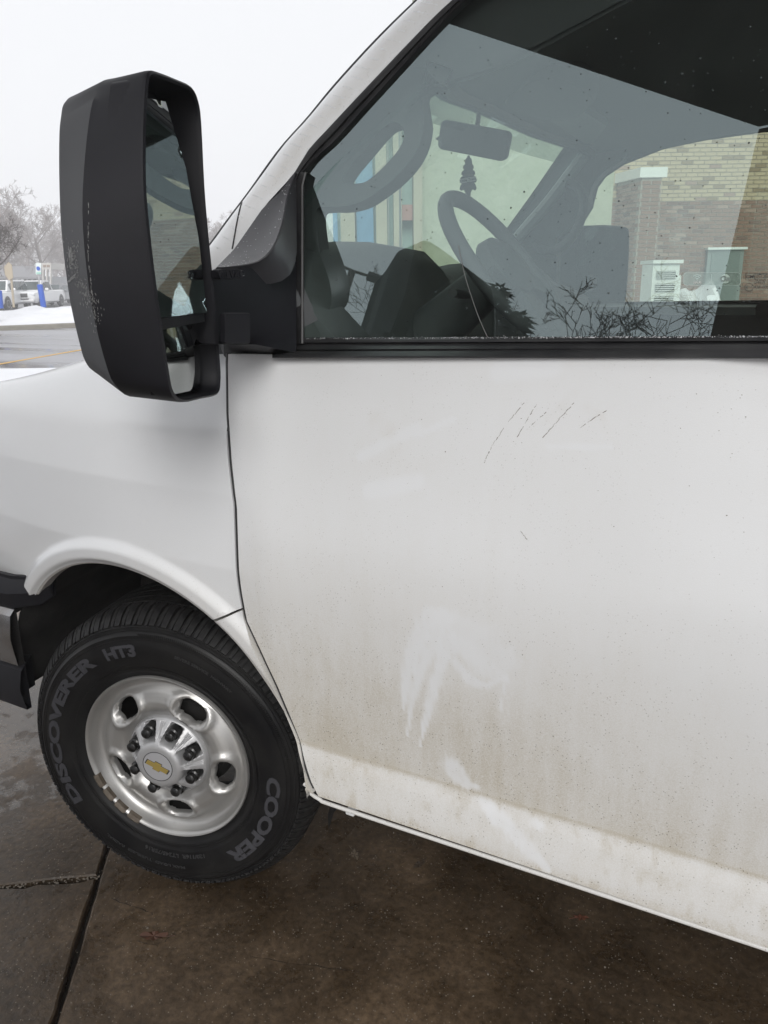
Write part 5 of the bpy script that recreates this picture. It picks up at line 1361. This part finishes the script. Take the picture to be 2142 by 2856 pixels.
# ------------------------------------------------------------------ parked cars
M_carw = mat('car_white', (.75, .76, .77), .25, coat=.6); M_card = mat('car_dark', (.06, .065, .07), .25, coat=.6); M_carg = mat('car_grey', (.14, .15, .16), .25, coat=.6)
M_cglass = mat('car_glass', (.03, .05, .05), .06, spec=.8); M_lamp = mat('lamp_lens', (.7, .72, .75), .1); M_black = mat('car_black_trim', (.02, .02, .02), .45)
def make_car(name, label, body_m, pickup=False, L=5.0, Wd=1.95, H=1.85, loc=(0, 0, 0), rz=0, group='cars parked across the road'):
    t = thing(name, label, 'car', loc, rz, group)     # nose towards -X
    hw = Wd/2; hood_z = 1.12*H/1.85; belt = 1.18*H/1.85; cl = .30
    # lower body loft along x
    st = [(-L/2, .50, .93, .72), (-L/2+.06, .42, hood_z-.12, .90), (-L/2+.25, .36, hood_z-.03, .97), (-L/2+1.3, .32, hood_z+.02, 1.), (L/2-.6, .32, belt, 1.), (L/2-.1, .40, belt-.02, .95), (L/2, .5, belt-.15, .88)]
    rings = []
    for x, z0, z1, k in st:
        w_ = hw*k; rings.append([(x, -w_*.9, z0), (x, -w_, z0+.1), (x, -w_*1.0, (z0+z1)/2), (x, -w_*.96, z1-.06), (x, -w_*.86, z1), (x, 0, z1+.03), (x, w_*.86, z1), (x, w_*.96, z1-.06), (x, w_, (z0+z1)/2), (x, w_, z0+.1), (x, w_*.9, z0)])
    body = loft('body', rings, body_m, t, closed=True, cap0=True, cap1=True, sharp=40)
    c0, c1 = -L/2+1.25, (L/2-.25 if not pickup else .75)
    wr = [(c0, belt-.03, hw*.90), (c0+.75, H-.04, hw*.72), (c1-.35, H, hw*.72), (c1, belt-.03, hw*.86)]
    V = [(x, s*w_, z) for x, z, w_ in wr for s in (-1, 1)]
    loft('cabin', [[(wr[0][0], s*wr[0][2], wr[0][1]), (wr[1][0], s*wr[1][2], wr[1][1]), (wr[2][0], s*wr[2][2], wr[2][1]), (wr[3][0], s*wr[3][2], wr[3][1])] for s in (-1, -.5, .5, 1)], body_m, t, closed=True, cap0=True, cap1=True, sharp=20)
    def lerp(a, b, k): return tuple(np.array(a)*(1-k)+np.array(b)*k)
    a, b, c, d = V[0], V[1], V[3], V[2]; e = np.array([-.012, 0, .012])
    P = [np.array(q)+e for q in (lerp(lerp(a, b, .06), lerp(d, c, .06), .08), lerp(lerp(a, b, .94), lerp(d, c, .94), .08), lerp(lerp(a, b, .92), lerp(d, c, .92), .9), lerp(lerp(a, b, .08), lerp(d, c, .08), .9))]
    obj('windscreen', P, [(0, 1, 2, 3)], M_cglass, t, smooth=False)
    for s in (-1, 1):
        nwin = 2 if pickup else 3
        for j in range(nwin):
            x0 = c0+.45+(c1-c0-.75)*j/nwin+.04; x1 = c0+.45+(c1-c0-.75)*(j+1)/nwin-.04
            def sp(x, f):
                zt_ = min(H-.12, belt+(x-c0)*(H-belt)/.75-.08); z = belt+.02+(zt_-belt-.02)*f; w_ = hw*.90+(hw*.72-hw*.90)*((z-belt)/(H-belt)); return (x, s*(w_+.012), z)
            obj('side_window', [sp(x0, 0), sp(x1, 0), sp(x1, 1), sp(x0, 1)], [(0, 1, 2, 3)], M_cglass, t, smooth=False)
        h_ = box('headlight', (-L/2+.10, s*hw*.74, hood_z-.22), (.20, .38, .15), M_lamp, t, bev=.03)
        box('wing_mirror', (c0+.55, s*(hw+.12), belt+.06), (.12, .22, .17), body_m, t, bev=.03)
        for x in (-L/2+.95, L/2-1.0):
            Vv = []; Ff = []; pr = [(.02, .02), (.20, .02), (.22, .0), (.25, .0), (.36, .0), (.385, -.03), (.385, -.22)]
            for k in range(20):
                q = 2*math.pi*k/20
                for r, h in pr: Vv.append((r*math.cos(q), s*h, r*math.sin(q)))
            for k in range(20):
                for j in range(6): Ff.append((k*7+j, k*7+j+1, ((k+1) % 20)*7+j+1, ((k+1) % 20)*7+j))
            wo_ = obj('wheel', Vv, Ff, M_tyre, t); wo_.location = (x, s*(hw+.015), .385)
            Vv = []; 
            for k in range(20): q = 2*math.pi*k/20; Vv.append((.24*math.cos(q), s*.012, .24*math.sin(q)))
            obj('hubcap', Vv, [tuple(range(20))], M_chrome, wo_, smooth=False)
            Vv = [(x+.47*math.cos(q), s*(hw+.004), .40+.47*math.sin(q)) for q in np.linspace(0, math.pi, 16)]; obj('wheel_arch', Vv, [tuple(range(16))], M_black, t, smooth=False)
    box('grille', (-L/2+.01, 0, hood_z-.26), (.10, hw*.95, .26), M_black, t, bev=.02)
    box('bumper', (-L/2-.02, 0, .50), (.22, hw*1.80, .20), body_m if not pickup else M_chrome, t, bev=.04)
    box('air_intake', (-L/2-.03, 0, .62), (.22, hw*1.1, .09), M_black, t, bev=.02)
    box('number_plate', (-L/2-.14, 0, .52), (.02, .32, .12), M_lamp, t)
    if pickup:
        box('bed_opening', (L/2-1.1, 0, belt+.02), (1.7, hw*1.5, .03), M_black, t)
    return t
def face_to(p, off): # heading so that the nose (-X) points to the camera, turned by off
    d = CAMP[:2]-np.array(p[:2]); return math.atan2(-d[1], -d[0])+off
for nm, lb, m, pk, L_, W2_, H_, px, py, off in (
    ('parked_suv', 'white sport utility vehicle parked at the left edge, behind the thin tan sign post', M_carw, False, 5.1, 2.0, 1.9, 10, 668, rad(-24)),
    ('parked_pickup', 'white pickup truck with black grille parked right behind the leaning blue post', M_carw, True, 5.6, 2.0, 1.86, 84, 664, rad(-22)),
    ('parked_car', 'dark grey car parked beyond the white pickup, half hidden', M_carg, False, 4.7, 1.85, 1.6, 121, 659, rad(-20)),
    ('parked_car', 'dark car farthest right, partly behind the black mirror housing', M_card, False, 4.7, 1.85, 1.62, 141, 655, rad(-18))):
    p = on(px, py-1, 2, 0); make_car(nm, lb, m, pk, L_, W2_, H_, (p[0], p[1], -.03), face_to(p, off))

# ------------------------------------------------------------------ posts, signs, buildings on the left
M_blue = mat('blue_paint', (.008, .09, .52), .45); M_tan = mat('tan_wood', (.42, .36, .27), .8); M_signw = mat('sign_white', (.72, .78, .76), .5); M_green = mat('sign_green', (.35, .62, .52), .5)
def post_thing(name, label, cat, pb, ptop_px, D, r, m, group=None):
    b = at_depth(*pb, D); tp = at_depth(*ptop_px, D); t = thing(name, label, cat, tuple(b), 0, group)
    V, F = tube_geo([(0, 0, 0), tuple(tp-b)], r, 14); obj('post', V, F, m, t); V, F = tube_geo([tuple((tp-b)*.995), tuple((tp-b)*1.02)], [r, r*.5], 14); obj('cap', V, F, m, t)
    return t, b, tp
t1, b1_, tp1 = post_thing('bollard', 'leaning bright blue bollard in front of the white pickup', 'bollard', (94.5, 664), (86, 615), 38, .13, M_blue, 'blue bollards by the car park')
t2, b2_, tp2 = post_thing('bollard', 'bright blue bollard cut by the left edge of the photo', 'bollard', (1.5, 666), (-2, 628), 38, .13, M_blue, 'blue bollards by the car park')
# accessible parking sign on a post above the bollard
sg = thing('parking_sign', 'pale accessible parking sign with blue disc above the blue bollard', 'sign', tuple(at_depth(85, 615, 38.3)))
b = at_depth(85, 615, 38.3)
def rel(px, py, D=38.3): return at_depth(px, py, D)-b
V, F = tube_geo([rel(85, 616), rel(83, 572)], .035, 8); obj('post', V, F, M_chrome, sg)
def panel(px0, py0, px1, py1, D, m, nm, par, th=.02, bb=None):
    bb = b if bb is None else bb
    q = [at_depth(x, y, D)-bb for x, y in ((px0, py0), (px1, py0), (px1, py1), (px0, py1))]; V = q+[p+HD*th for p in q]
    return obj(nm, V, [(0, 1, 2, 3), (7, 6, 5, 4), (0, 4, 5, 1), (1, 5, 6, 2), (2, 6, 7, 3), (3, 7, 4, 0)], m, par, smooth=False)
panel(77, 568, 89, 593, 38.2, M_signw, 'sign_plate', sg); panel(78.5, 588, 88.5, 592, 38.17, M_green, 'lower_strip', sg, .01)
cc = rel(82.5, 580, 38.15); P = [cc+HR*.085*math.cos(a)+np.array([0, 0, .095*math.sin(a)]) for a in np.linspace(0, 6.283, 17)[:-1]]; obj('blue_symbol', P, [tuple(range(16))], M_blue, sg, smooth=False)
# tan post with a weathered board, seen nearly edge-on
b = at_depth(30, 664, 33.); bsn = thing('wooden_sign', 'weathered tan board on a thin leaning post, left of the blue bollard', 'sign', tuple(b))
V, F = tube_geo([(0, 0, 0), at_depth(22, 574, 33)-b], .045, 8); obj('post', V, F, M_tan, bsn)
q = [at_depth(x, y, 32.9)-b for x, y in ((9, 576), (18, 566), (25, 572), (28, 600), (20, 606), (11, 594))]; V = q+[p+HD*.04 for p in q]
obj('board', V, [(5, 4, 3, 2, 1, 0), (6, 7, 8, 9, 10, 11)]+[(i, (i+1) % 6, 6+(i+1) % 6, 6+i) for i in range(6)], M_tan, bsn, smooth=False)
# low building and white shelter behind the cars
def bbox_px(nm, px0, px1, ptop, pbot, D, depth, m, par, bb):
    q = [at_depth(x, y, D)-bb for x, y in ((px0, ptop), (px1, ptop), (px1, pbot), (px0, pbot))]; V = q+[p+HD*depth for p in q]
    return obj(nm, V, [(0, 1, 2, 3), (7, 6, 5, 4), (0, 4, 5, 1), (1, 5, 6, 2), (2, 6, 7, 3), (3, 7, 4, 0)], m, par, smooth=False)
b = at_depth(50, 640, 82); b[2] = 0
lb = thing('low_building', 'low grey building with a long pitched roof behind the parked cars', 'building', tuple(b))
M_gw = mat('grey_siding', (.36, .37, .38), .8); M_roofg = mat('grey_roof', (.22, .22, .23), .8)
bbox_px('wall', -30, 92, 597, 640, 82, 8, M_gw, lb, b)
q = [at_depth(-34, 598, 81.6)-b, at_depth(96, 598, 81.6)-b, at_depth(84, 575, 85)-b, at_depth(-20, 575, 85)-b]; obj('roof', q+[p+np.array([0, 0, -.2]) for p in q], [(0, 1, 2, 3), (0, 4, 5, 1), (7, 6, 5, 4)], M_roofg, lb, smooth=False)
for k in range(9): bbox_px('window', -16+k*11, -10+k*11, 603, 615, 81.9, .05, M_cglass, lb, b)
b = at_depth(100, 640, 70); b[2] = 0
sh = thing('white_shelter', 'small white open shelter with square posts behind the pickup', 'shelter', tuple(b))
M_sh = mat('cream_paint', (.66, .64, .60), .7)
bbox_px('fascia', 90, 110, 568, 582, 70, 3, M_sh, sh, b)
for x in (91, 99, 107): bbox_px('column', x, x+3, 582, 640, 70, .3, M_sh, sh, b)
for x in (93, 101): bbox_px('letter_mark', x, x+6, 572, 577, 69.95, .04, mat('sign_brown', (.35, .26, .20), .8), sh, b)

# ------------------------------------------------------------------ brick building seen through the cab
M_brA = mat('brick_brown', (.22, .135, .105), .85, noise=(6, .3, (.27, .17, .13))); M_brB = mat('brick_dark', (.18, .115, .095), .85); M_brC = mat('brick_tan', (.43, .355, .235), .85, noise=(6, .3, (.49, .41, .29))); M_brD = mat('brick_olive', (.27, .21, .14), .85); M_brE = mat('brick_pale_red', (.30, .21, .17), .85, noise=(5, .3, (.36, .26, .21)))
M_mort = mat('mortar', (.36, .33, .29), .9)
DW = 15.0
def wall_pt(h, z, D=DW, back=0.): q = CAMP+HD*(D+back)+HR*h; return np.array([q[0], q[1], z])
bb_ = wall_pt(3., 0); bld = thing('brick_building', 'two-tone brick building, tan over brown, seen through the far window', 'building', tuple(bb_))
def hq(px, py, D): p = at_depth(px, py, D); return float((p-CAMP)@HR), float(p[2])
h_band = hq(1500, 438, DW)[1]
def wbox(nm, h0, h1, z0, z1, D0, D1, m, par, bb): 
    V = [wall_pt(h, z, D)-bb for D in (D0, D1) for h, z in ((h0, z0), (h1, z0), (h1, z1), (h0, z1))]
    return obj(nm, V, [(0, 1, 2, 3), (7, 6, 5, 4), (0, 4, 5, 1), (1, 5, 6, 2), (2, 6, 7, 3), (3, 7, 4, 0)], m, par, smooth=False)
wbox('wall', 1.6, 16, 0, 7.5, DW, DW+8, M_mort, bld, bb_)
BL, BH = .203, .0675
def brick_mesh(L, m, name='brick'):
    x, y, z = L/2, .012, (BH-.010)/2; e = .003
    V = [(-x, 0, -z), (x, 0, -z), (x, 0, z), (-x, 0, z), (-x+e, -y, -z+e), (x-e, -y, -z+e), (x-e, -y, z-e), (-x+e, -y, z-e)]
    F = [(4, 5, 6, 7), (0, 1, 5, 4), (1, 2, 6, 5), (2, 3, 7, 6), (3, 0, 4, 7)]
    me = bpy.data.meshes.new(name); me.from_pydata(V, [], F); me.materials.append(m); return me
BM = {k: brick_mesh(BL-.010, m) for k, m in (('A', M_brA), ('B', M_brB), ('C', M_brC), ('D', M_brD), ('E', M_brE))}
rw = random.Random(3); rest = {k: ([], []) for k in BM}; cnt = 0; rotW = math.atan2(HR[1], HR[0])
cells = []
for r_ in range(int(5.6/BH)):
    for c_ in range(8, 62):
        h = c_*BL+(BL/2 if r_ % 2 else 0); z = r_*BH+BH/2
        if z > 5.4: continue
        if z < h_band: k = 'A' if rw.random() < .8 else ('B' if rw.random() < .6 else 'E')
        else: k = 'C' if rw.random() < .80 else ('D' if rw.random() < .75 else 'E')
        cells.append((h, z, k))
def score(c):   # nearest to what the window shows
    h, z, _ = c; p = wall_pt(h, z); d = p-CAMP; zc = d@FW; px = (1071+FOC*(d@RT)/zc)*.7745; py = (1428-FOC*(d@UP)/zc)*.7745
    return (0 if 1440 < px < 1660 and 285 < py < 560 else 1, abs(px-1560)+abs(py-420))
cells.sort(key=score)
for i, (h, z, k) in enumerate(cells):
    if i < 290:
        o = bpy.data.objects.new('brick', BM[k]); C.objects.link(o); o.parent = bld; o.location = wall_pt(h, z)-bb_; o.rotation_euler = (0, 0, rotW)
    else:
        V, F = rest[k]; b0 = len(V); p = wall_pt(h, z)-bb_
        for v in BM[k].vertices: V.append(p+HR*v.co.x+HD*v.co.y+np.array([0, 0, v.co.z]))
        for f in BM[k].polygons: F.append(tuple(b0+j for j in f.vertices))
allV = []; allF = []; mi = []
mats_ = list(BM)
for j, k in enumerate(mats_):
    V, F = rest[k]; b0 = len(allV); allV += V; allF += [tuple(b0+q for q in f) for f in F]; mi += [j]*len(F)
br = obj('brickwork', allV, allF, None, bld, smooth=False)
for k in mats_: br.data.materials.append(BM[k].materials[0])
br.data.polygons.foreach_set('material_index', mi); stuff(br)
# wing wall with white coping running away from the corner
hc, zc_ = hq(1388, 364, 14.2)
bw_ = wall_pt(hc, 0, 14.2); wing = thing('wing_wall', 'brown brick wing wall with white metal coping left of the door', 'wall', tuple(bw_))
zt_w = hq(1395, 384, 14.2)[1]
# long face runs back; give it a small splay so it shows
def wing_pt(s, f, z):  # s along (away), f across
    return wall_pt(hc-.22*s+f, z, 14.2+s)-bw_
L_w = 6.
def prism(nm, pts, z0, z1, m, par):
    n_ = len(pts); V = [np.array([p[0], p[1], z0]) for p in pts]+[np.array([p[0], p[1], z1]) for p in pts]
    return obj(nm, V, [tuple(range(n_))[::-1], tuple(range(n_, 2*n_))]+[(i, (i+1) % n_, n_+(i+1) % n_, n_+i) for i in range(n_)], m, par, smooth=False)
wp = [wing_pt(0, 0, 0), wing_pt(0, .34, 0), wing_pt(.8, .34, 0), wing_pt(L_w, .34, 0), wing_pt(L_w, 0, 0)]
prism('wall', wp, 0, zt_w, M_mort, wing)
cp_ = [wing_pt(-.05, -.06, 0), wing_pt(-.05, .40, 0), wing_pt(L_w, .40, 0), wing_pt(L_w, -.06, 0)]
prism('coping', cp_, zt_w, zt_w+.16, mat('white_coping', (.72, .74, .72), .4), wing)
dirL = wing_pt(1, 0, 0)-wing_pt(0, 0, 0); dirL /= np.linalg.norm(dirL); nL = np.array([dirL[1], -dirL[0], 0]); nL = nL if nL@HR < 0 else -nL
V = []; F = []; mi = []; nb_ = 0
BMW = {k: BM[k] for k in ('A', 'E', 'B')}
wing_cells = []
for r_ in range(int(zt_w/BH)):
    for c_ in range(int(L_w/BL)): wing_cells.append(('L', c_*BL+(BL/2 if r_ % 2 else 0)+.1, r_*BH+BH/2))
    for c_ in range(1 if r_ % 2 else 2): wing_cells.append(('F', (.17 if r_ % 2 else .085+c_*.17), r_*BH+BH/2))
wing_cells.sort(key=lambda c: (0 if c[2] > .9 else 1, c[1]))
rot_L = math.atan2(-nL[0]*-1, -nL[1]*-1)
n_obj = 0
for i, (kd_, s, z) in enumerate(wing_cells):
    k = 'E' if rw.random() < .75 else ('A' if rw.random() < .8 else 'B')
    if kd_ == 'L': p = wing_pt(s, 0, 0)+np.array([0, 0, z]); ux, uy = dirL, -nL
    else: p = wing_pt(0, s, 0)+np.array([0, 0, z]); ux, uy = HR, HD; k = 'A'
    if n_obj < 280 and kd_ == 'L':
        o = bpy.data.objects.new('brick', BM[k]); C.objects.link(o); o.parent = wing; o.location = p
        # brick outer face looks along -Y locally -> nL
        o.rotation_euler = (0, 0, math.atan2(nL[0], -nL[1])); n_obj += 1
    else:
        b0 = len(V); sc2 = 1 if kd_ == 'L' else (1.5 if (abs(s-.17) < .01) else .78)
        for v in BM[k].vertices: V.append(p+ux*v.co.x*sc2+uy*v.co.y+np.array([0, 0, v.co.z]))
        for f in BM[k].polygons: F.append(tuple(b0+j for j in f.vertices)); mi.append('AEB'.index(k) if k in 'AEB' else 0)
bk = obj('brickwork', V, F, None, wing, smooth=False)
for k in 'AEB': bk.data.materials.append(BM[k].materials[0])
bk.data.polygons.foreach_set('material_index', mi); stuff(bk)
# grey steel door with a head flashing
h0, zt_d = hq(1530, 540, 14.95); h1 = hq(1603, 540, 14.95)[0]
dr = thing('steel_door', 'grey green steel service door in the brown brick wall', 'door', tuple(wall_pt(h0, 0, 14.95)))
bd = wall_pt(h0, 0, 14.95)
wbox('frame', h0-.02, h1+.02, 0, zt_d, 14.90, 14.99, mat('door_frame_grey', (.22, .26, .25), .5), dr, bd); wbox('leaf', h0+.05, h1-.05, 0.02, zt_d-.05, 14.885, 14.93, mat('door_green_grey', (.16, .20, .19), .5), dr, bd); wbox('head_flashing', h0-.05, h1+.05, zt_d, zt_d+.04, 14.84, 14.99, M_signw, dr, bd); wbox('handle', h0+.10, h0+.13, 1.0, 1.2, 14.84, 14.88, M_chrome, dr, bd)
# white louvred cabinet
h0, zc1 = hq(1412, 562, 12.); h1 = hq(1470, 562, 12.)[0]; bc = wall_pt(h0, 0, 12.)
cb = thing('utility_cabinet', 'white metal utility cabinet with three louvred vents by the brick wall', 'cabinet', tuple(bc))
M_cab = mat('cabinet_white', (.74, .77, .75), .45)
wbox('cabinet_body', h0, h1, .1, zc1-.06, 12, 12.5, M_cab, cb, bc); wbox('cabinet_roof', h0-.02, h1+.03, zc1-.05, zc1, 11.95, 12.55, M_cab, cb, bc); wbox('side_box', h1+.002, h1+.07, .6, zc1-.22, 12.1, 12.4, M_cab, cb, bc); wbox('plinth', h0-.1, h1+.15, 0, .098, 11.9, 12.7, M_kerb, cb, bc)
M_lou = mat('louvre_dark', (.10, .11, .10), .6)
for zc2 in (zc1-.21, zc1-.39, zc1-.57, zc1-.85):
    wbox('vent_recess', h0+.06, h1-.06, zc2-.055, zc2+.055, 11.985, 11.998, M_lou, cb, bc)
    for j in range(4): wbox('louvre', h0+.05, h1-.05, zc2-.048+j*.028, zc2-.037+j*.028, 11.965, 11.984, M_cab, cb, bc)
# snow heap by the door
V = []; F = []; n1_, n2_ = 24, 14
for i in range(n1_):
    for j in range(n2_):
        u, v = i/(n1_-1), j/(n2_-1); e = math.sin(u*math.pi)*math.sin(v*math.pi); q = wall_pt(hq(1475, 600, 12.6)[0]+u*1.1, 1.30*e**.6*(.75+.5*float(vnoise(np.array(u*6), np.array(v*5), 3)))-.02, 12.4+v*2.2); V.append(q)
for i in range(n1_-1):
    for j in range(n2_-1): F.append((i*n2_+j, i*n2_+j+1, (i+1)*n2_+j+1, (i+1)*n2_+j))
tag(obj('snow_heap', V, F, M_snow, None), 'shovelled white snow heap between the cabinet and the steel door', 'snow heap')
struct(obj('snowy_ground', [wall_pt(-14, -.02, 5.5), wall_pt(14, -.02, 5.5), wall_pt(14, -.02, 15), wall_pt(-14, -.02, 15)], [(0, 1, 2, 3)], M_snow, None, smooth=False))
wbox_base = wbox('base_course', 1.6, h0+3.5, 0, .75, 14.92, 14.985, M_mort, bld, bb_)

# storefront seen through the windshield
FD = 9.5
bs = wall_pt(-4, 0, FD); sf = thing('storefront', 'pale storefront wall with tan piers and blue banners beyond the windshield', 'building', tuple(bs))
def sx_(px): return hq(px, 450, FD)[0]
M_stone = mat('pale_block', (.52, .54, .44), .9, noise=(3.5, .25, (.42, .45, .34)), bump=(9, .8, .03)); M_sf = mat('pale_glazing', (.50, .66, .62), .3); M_pier = mat('tan_pier', (.50, .46, .36), .85, noise=(4, .3, (.44, .40, .31))); M_bann = mat('blue_banner', (.16, .34, .55), .7); M_redb = mat('red_panel', (.55, .30, .27), .7)
wbox('glazed_wall', sx_(716), sx_(925), 0, 3.4, FD+.3, FD+1, M_sf, sf, bs)
wbox('block_wall', sx_(900), sx_(1330), 0, 5.2, FD+.15, FD+1, M_stone, sf, bs)
for a, b_2 in ((735, 766), (812, 836), (850, 868), (893, 912)): wbox('pier', sx_(a), sx_(b_2), 0, 3.3, FD-.05, FD+.4, M_pier, sf, bs)
for a, b_2, z0, z1 in ((690, 727, 1.0, 2.35), (769, 806, 1.0, 3.0)): wbox('banner', sx_(max(a, 717)), sx_(b_2), z0, z1, FD+.1, FD+.14, M_bann, sf, bs)
for k in range(4): wbox('mullion', sx_(718+k*60), sx_(721+k*60), 0, 3.3, FD+.22, FD+.3, M_signw, sf, bs)
wbox('red_panel', sx_(868), sx_(892), 2.15, 2.32, FD+.1, FD+.2, M_redb, sf, bs); wbox('fascia', sx_(716), sx_(925), 3.2, 3.42, FD-.1, FD+.3, M_signw, sf, bs)
tag(obj('flag_pole', *tube_geo([at_depth(866, 640, 8), at_depth(863, 240, 8)], .012, 8), mat('pole_grey', (.2, .21, .21), .5), None), 'thin upright grey pole seen through the windshield, before the storefront', 'pole')

# ------------------------------------------------------------------ behind the camera: what the glass reflects
M_soff = mat('soffit_dark', (.05, .047, .045), .8, noise=(1.5, .3, (.065, .06, .055))); M_fasc = mat('fascia_brown', (.08, .065, .055), .7)
can = thing('entrance_canopy', 'dark flat entrance canopy mirrored in the top of the door glass', 'canopy', (2, 0, 0))
CP = [(-1.10, -.71), (.37, -2.05), (7, -2.05), (7, 5.2), (1.2, 5.2)]
pp_ = [np.array([x-2, y, 0]) for x, y in CP]
prism('soffit', pp_, 3.60, 3.66, M_soff, can); prism('roof_slab', [p*1.0+np.array([0, 0, 0]) for p in pp_], 3.663, 4.15, M_fasc, can)
pier = thing('brick_pier', 'brown brick pier carrying the canopy, mirrored at the right of the glass', 'pier', (1.87, -2.61, 0))
prism('shaft', [np.array([x, y, 0]) for x, y in ((-1.50, .55), (-1.04, .55), (-1.04, .08), (-1.50, .08))], 0, 3.597, mat('pier_brick', (.12, .08, .065), .85, noise=(9, .2, (.09, .06, .05))), pier)
prism('shaft', [np.array([x, y, 0]) for x, y in ((4.2, 8.1), (4.7, 8.1), (4.7, 7.6), (4.2, 7.6))], 0, 3.597, M_fasc, pier)
# lamp post
lp_d = 15.; azl = rad(-48.6); lpx, lpy = .5+lp_d*math.sin(azl), -lp_d*math.cos(azl); zl = 1.48+lp_d*math.tan(rad(26.2))
lp = thing('lamp_post', 'dark parking lot lamp post with two flat heads, mirrored in the lower door glass', 'lamp post', (lpx, lpy, -.05), azl)
tube('pole', [(0, 0, 0), (0, 0, zl)], [.12, .08], M_fasc, lp, 12)
for s in (-1, 1):
    V, F = tube_geo([(0, 0, zl), (s*.35, 0, zl+.02)], .035, 8); obj('arm', V, F, M_fasc, lp)
    box('lamp_head', (s*.72, 0, zl+.02), (.75, .34, .10), M_black, lp, bev=.03)
# bare trees and evergreens across the lot
M_ever = mat('evergreen_needles', (.022, .035, .02), .9)
def refl_pos(az_deg, d): a = rad(az_deg); return np.array([.8+d*math.sin(a), -d*math.cos(a), -.05])
rt_ = random.Random(8)
tl_ = [(-45, 15, 4.1), (-41, 15.5, 3.8), (-38.5, 15, 4.3), (-35.5, 14, 4.6), (-32.5, 14, 4.5), (-29.5, 14, 4.8), (-27, 14.5, 4.3), (-24, 14, 4.6), (-21.5, 14.5, 4.5)]
desc = ['far left', 'left, beside the lamp post', 'left of the evergreens', 'over the evergreens', 'second right of the evergreens', 'at the middle of the glass', 'shorter, right of the middle', 'tall, towards the right', 'rightmost']
for i, (az, d, h) in enumerate(tl_):
    V, F = branch_tree(random.Random(200+i), h*(1.02 if i in (2, 3, 4) else 1.2), .09, 5, .5, 4, minr=.0085, up=.16, wig=.09)
    split_tree('bare_tree', V, F, refl_pos(az, d), 'bare tree mirrored in the lower door glass, '+desc[i], 'tree', 'bare trees mirrored in the door glass', M_bark)
for i, (az, d, h, nm) in enumerate(((-39.4, 12, 7.6, 'leftmost'), (-37, 12.2, 8.0, 'middle'), (-34.6, 12, 7.5, 'rightmost'))):
    t = thing('evergreen_tree', 'dark evergreen mirrored low in the door glass, '+nm+' of three', 'tree', tuple(refl_pos(az, d)), 0, 'evergreens mirrored in the door glass')
    tube('trunk', [(0, 0, 0), (0, 0, h*.95)], [.12, .02], M_bark, t, 8)
    V = []; F = []
    for k in range(2600):
        z = rt_.uniform(.08, 1)**.8; R_ = (1-z)*1.9*rt_.uniform(.5, 1)+.08; a = rt_.uniform(0, 6.28); c = np.array([R_*math.cos(a), R_*math.sin(a), z*h-R_*.15]); u = np.array([math.cos(a), math.sin(a), -.15])*rt_.uniform(.12, .3); v = np.array([-math.sin(a), math.cos(a), rt_.uniform(-.6, .6)])*rt_.uniform(.03, .07)
        b0 = len(V); V += [c-v, c+v, c+u]; F.append((b0, b0+1, b0+2))
    obj('crown', V, F, M_ever, t, smooth=False)
# hedge-like scrub mass below the trees
protos = [branch_tree(random.Random(190+i), 5.5, .12, 5, .5, 4, minr=.0065, up=.15, wig=.09) for i in range(4)]
V = []; F = []
for k in range(26):
    pv, pf = protos[k % 4]; b0 = len(V); p = refl_pos(rt_.uniform(-50, 0), rt_.uniform(17, 24)); s = rt_.uniform(1.05, 1.35); A_ = np.array(pv)*s
    V += [tuple(q+p) for q in A_]; F += [tuple(b0+j for j in f) for f in pf]
stuff(tag(obj('winter_scrub', V, F, M_bark, None, smooth=False), 'dense leafless scrub mirrored along the bottom of the door glass', 'scrub'))
struct(obj('added_bounce_snow', [(-40, -60, -.025), (40, -60, -.025), (40, -12, -.025), (-40, -12, -.025)], [(0, 1, 2, 3)], M_snow, None, smooth=False))  # unseen snow, added to bounce light onto the lower van
struct(obj('parking_lot', [(-3.2, -12, -.034), (30, -12, -.034), (30, -6, -.034), (-3.2, -6, -.034)], [(0, 1, 2, 3)], M_lot, None, smooth=False))

# ------------------------------------------------------------------ winter haze
hb = bmesh.new(); add_box(hb, (-30, 20, 6), (340, 330, 15)); hz = obm('haze', hb, None, None, smooth=False)
hm = bpy.data.materials.new('haze_air'); hm.use_nodes = True; t = hm.node_tree; t.nodes.clear()
pv_ = t.nodes.new('ShaderNodeVolumePrincipled'); pv_.inputs['Color'].default_value = (.99, .99, 1, 1); pv_.inputs['Density'].default_value = .0042; pv_.inputs['Anisotropy'].default_value = .2
oo = t.nodes.new('ShaderNodeOutputMaterial'); t.links.new(pv_.outputs[0], oo.inputs['Volume']); hz.data.materials.append(hm); stuff(hz)
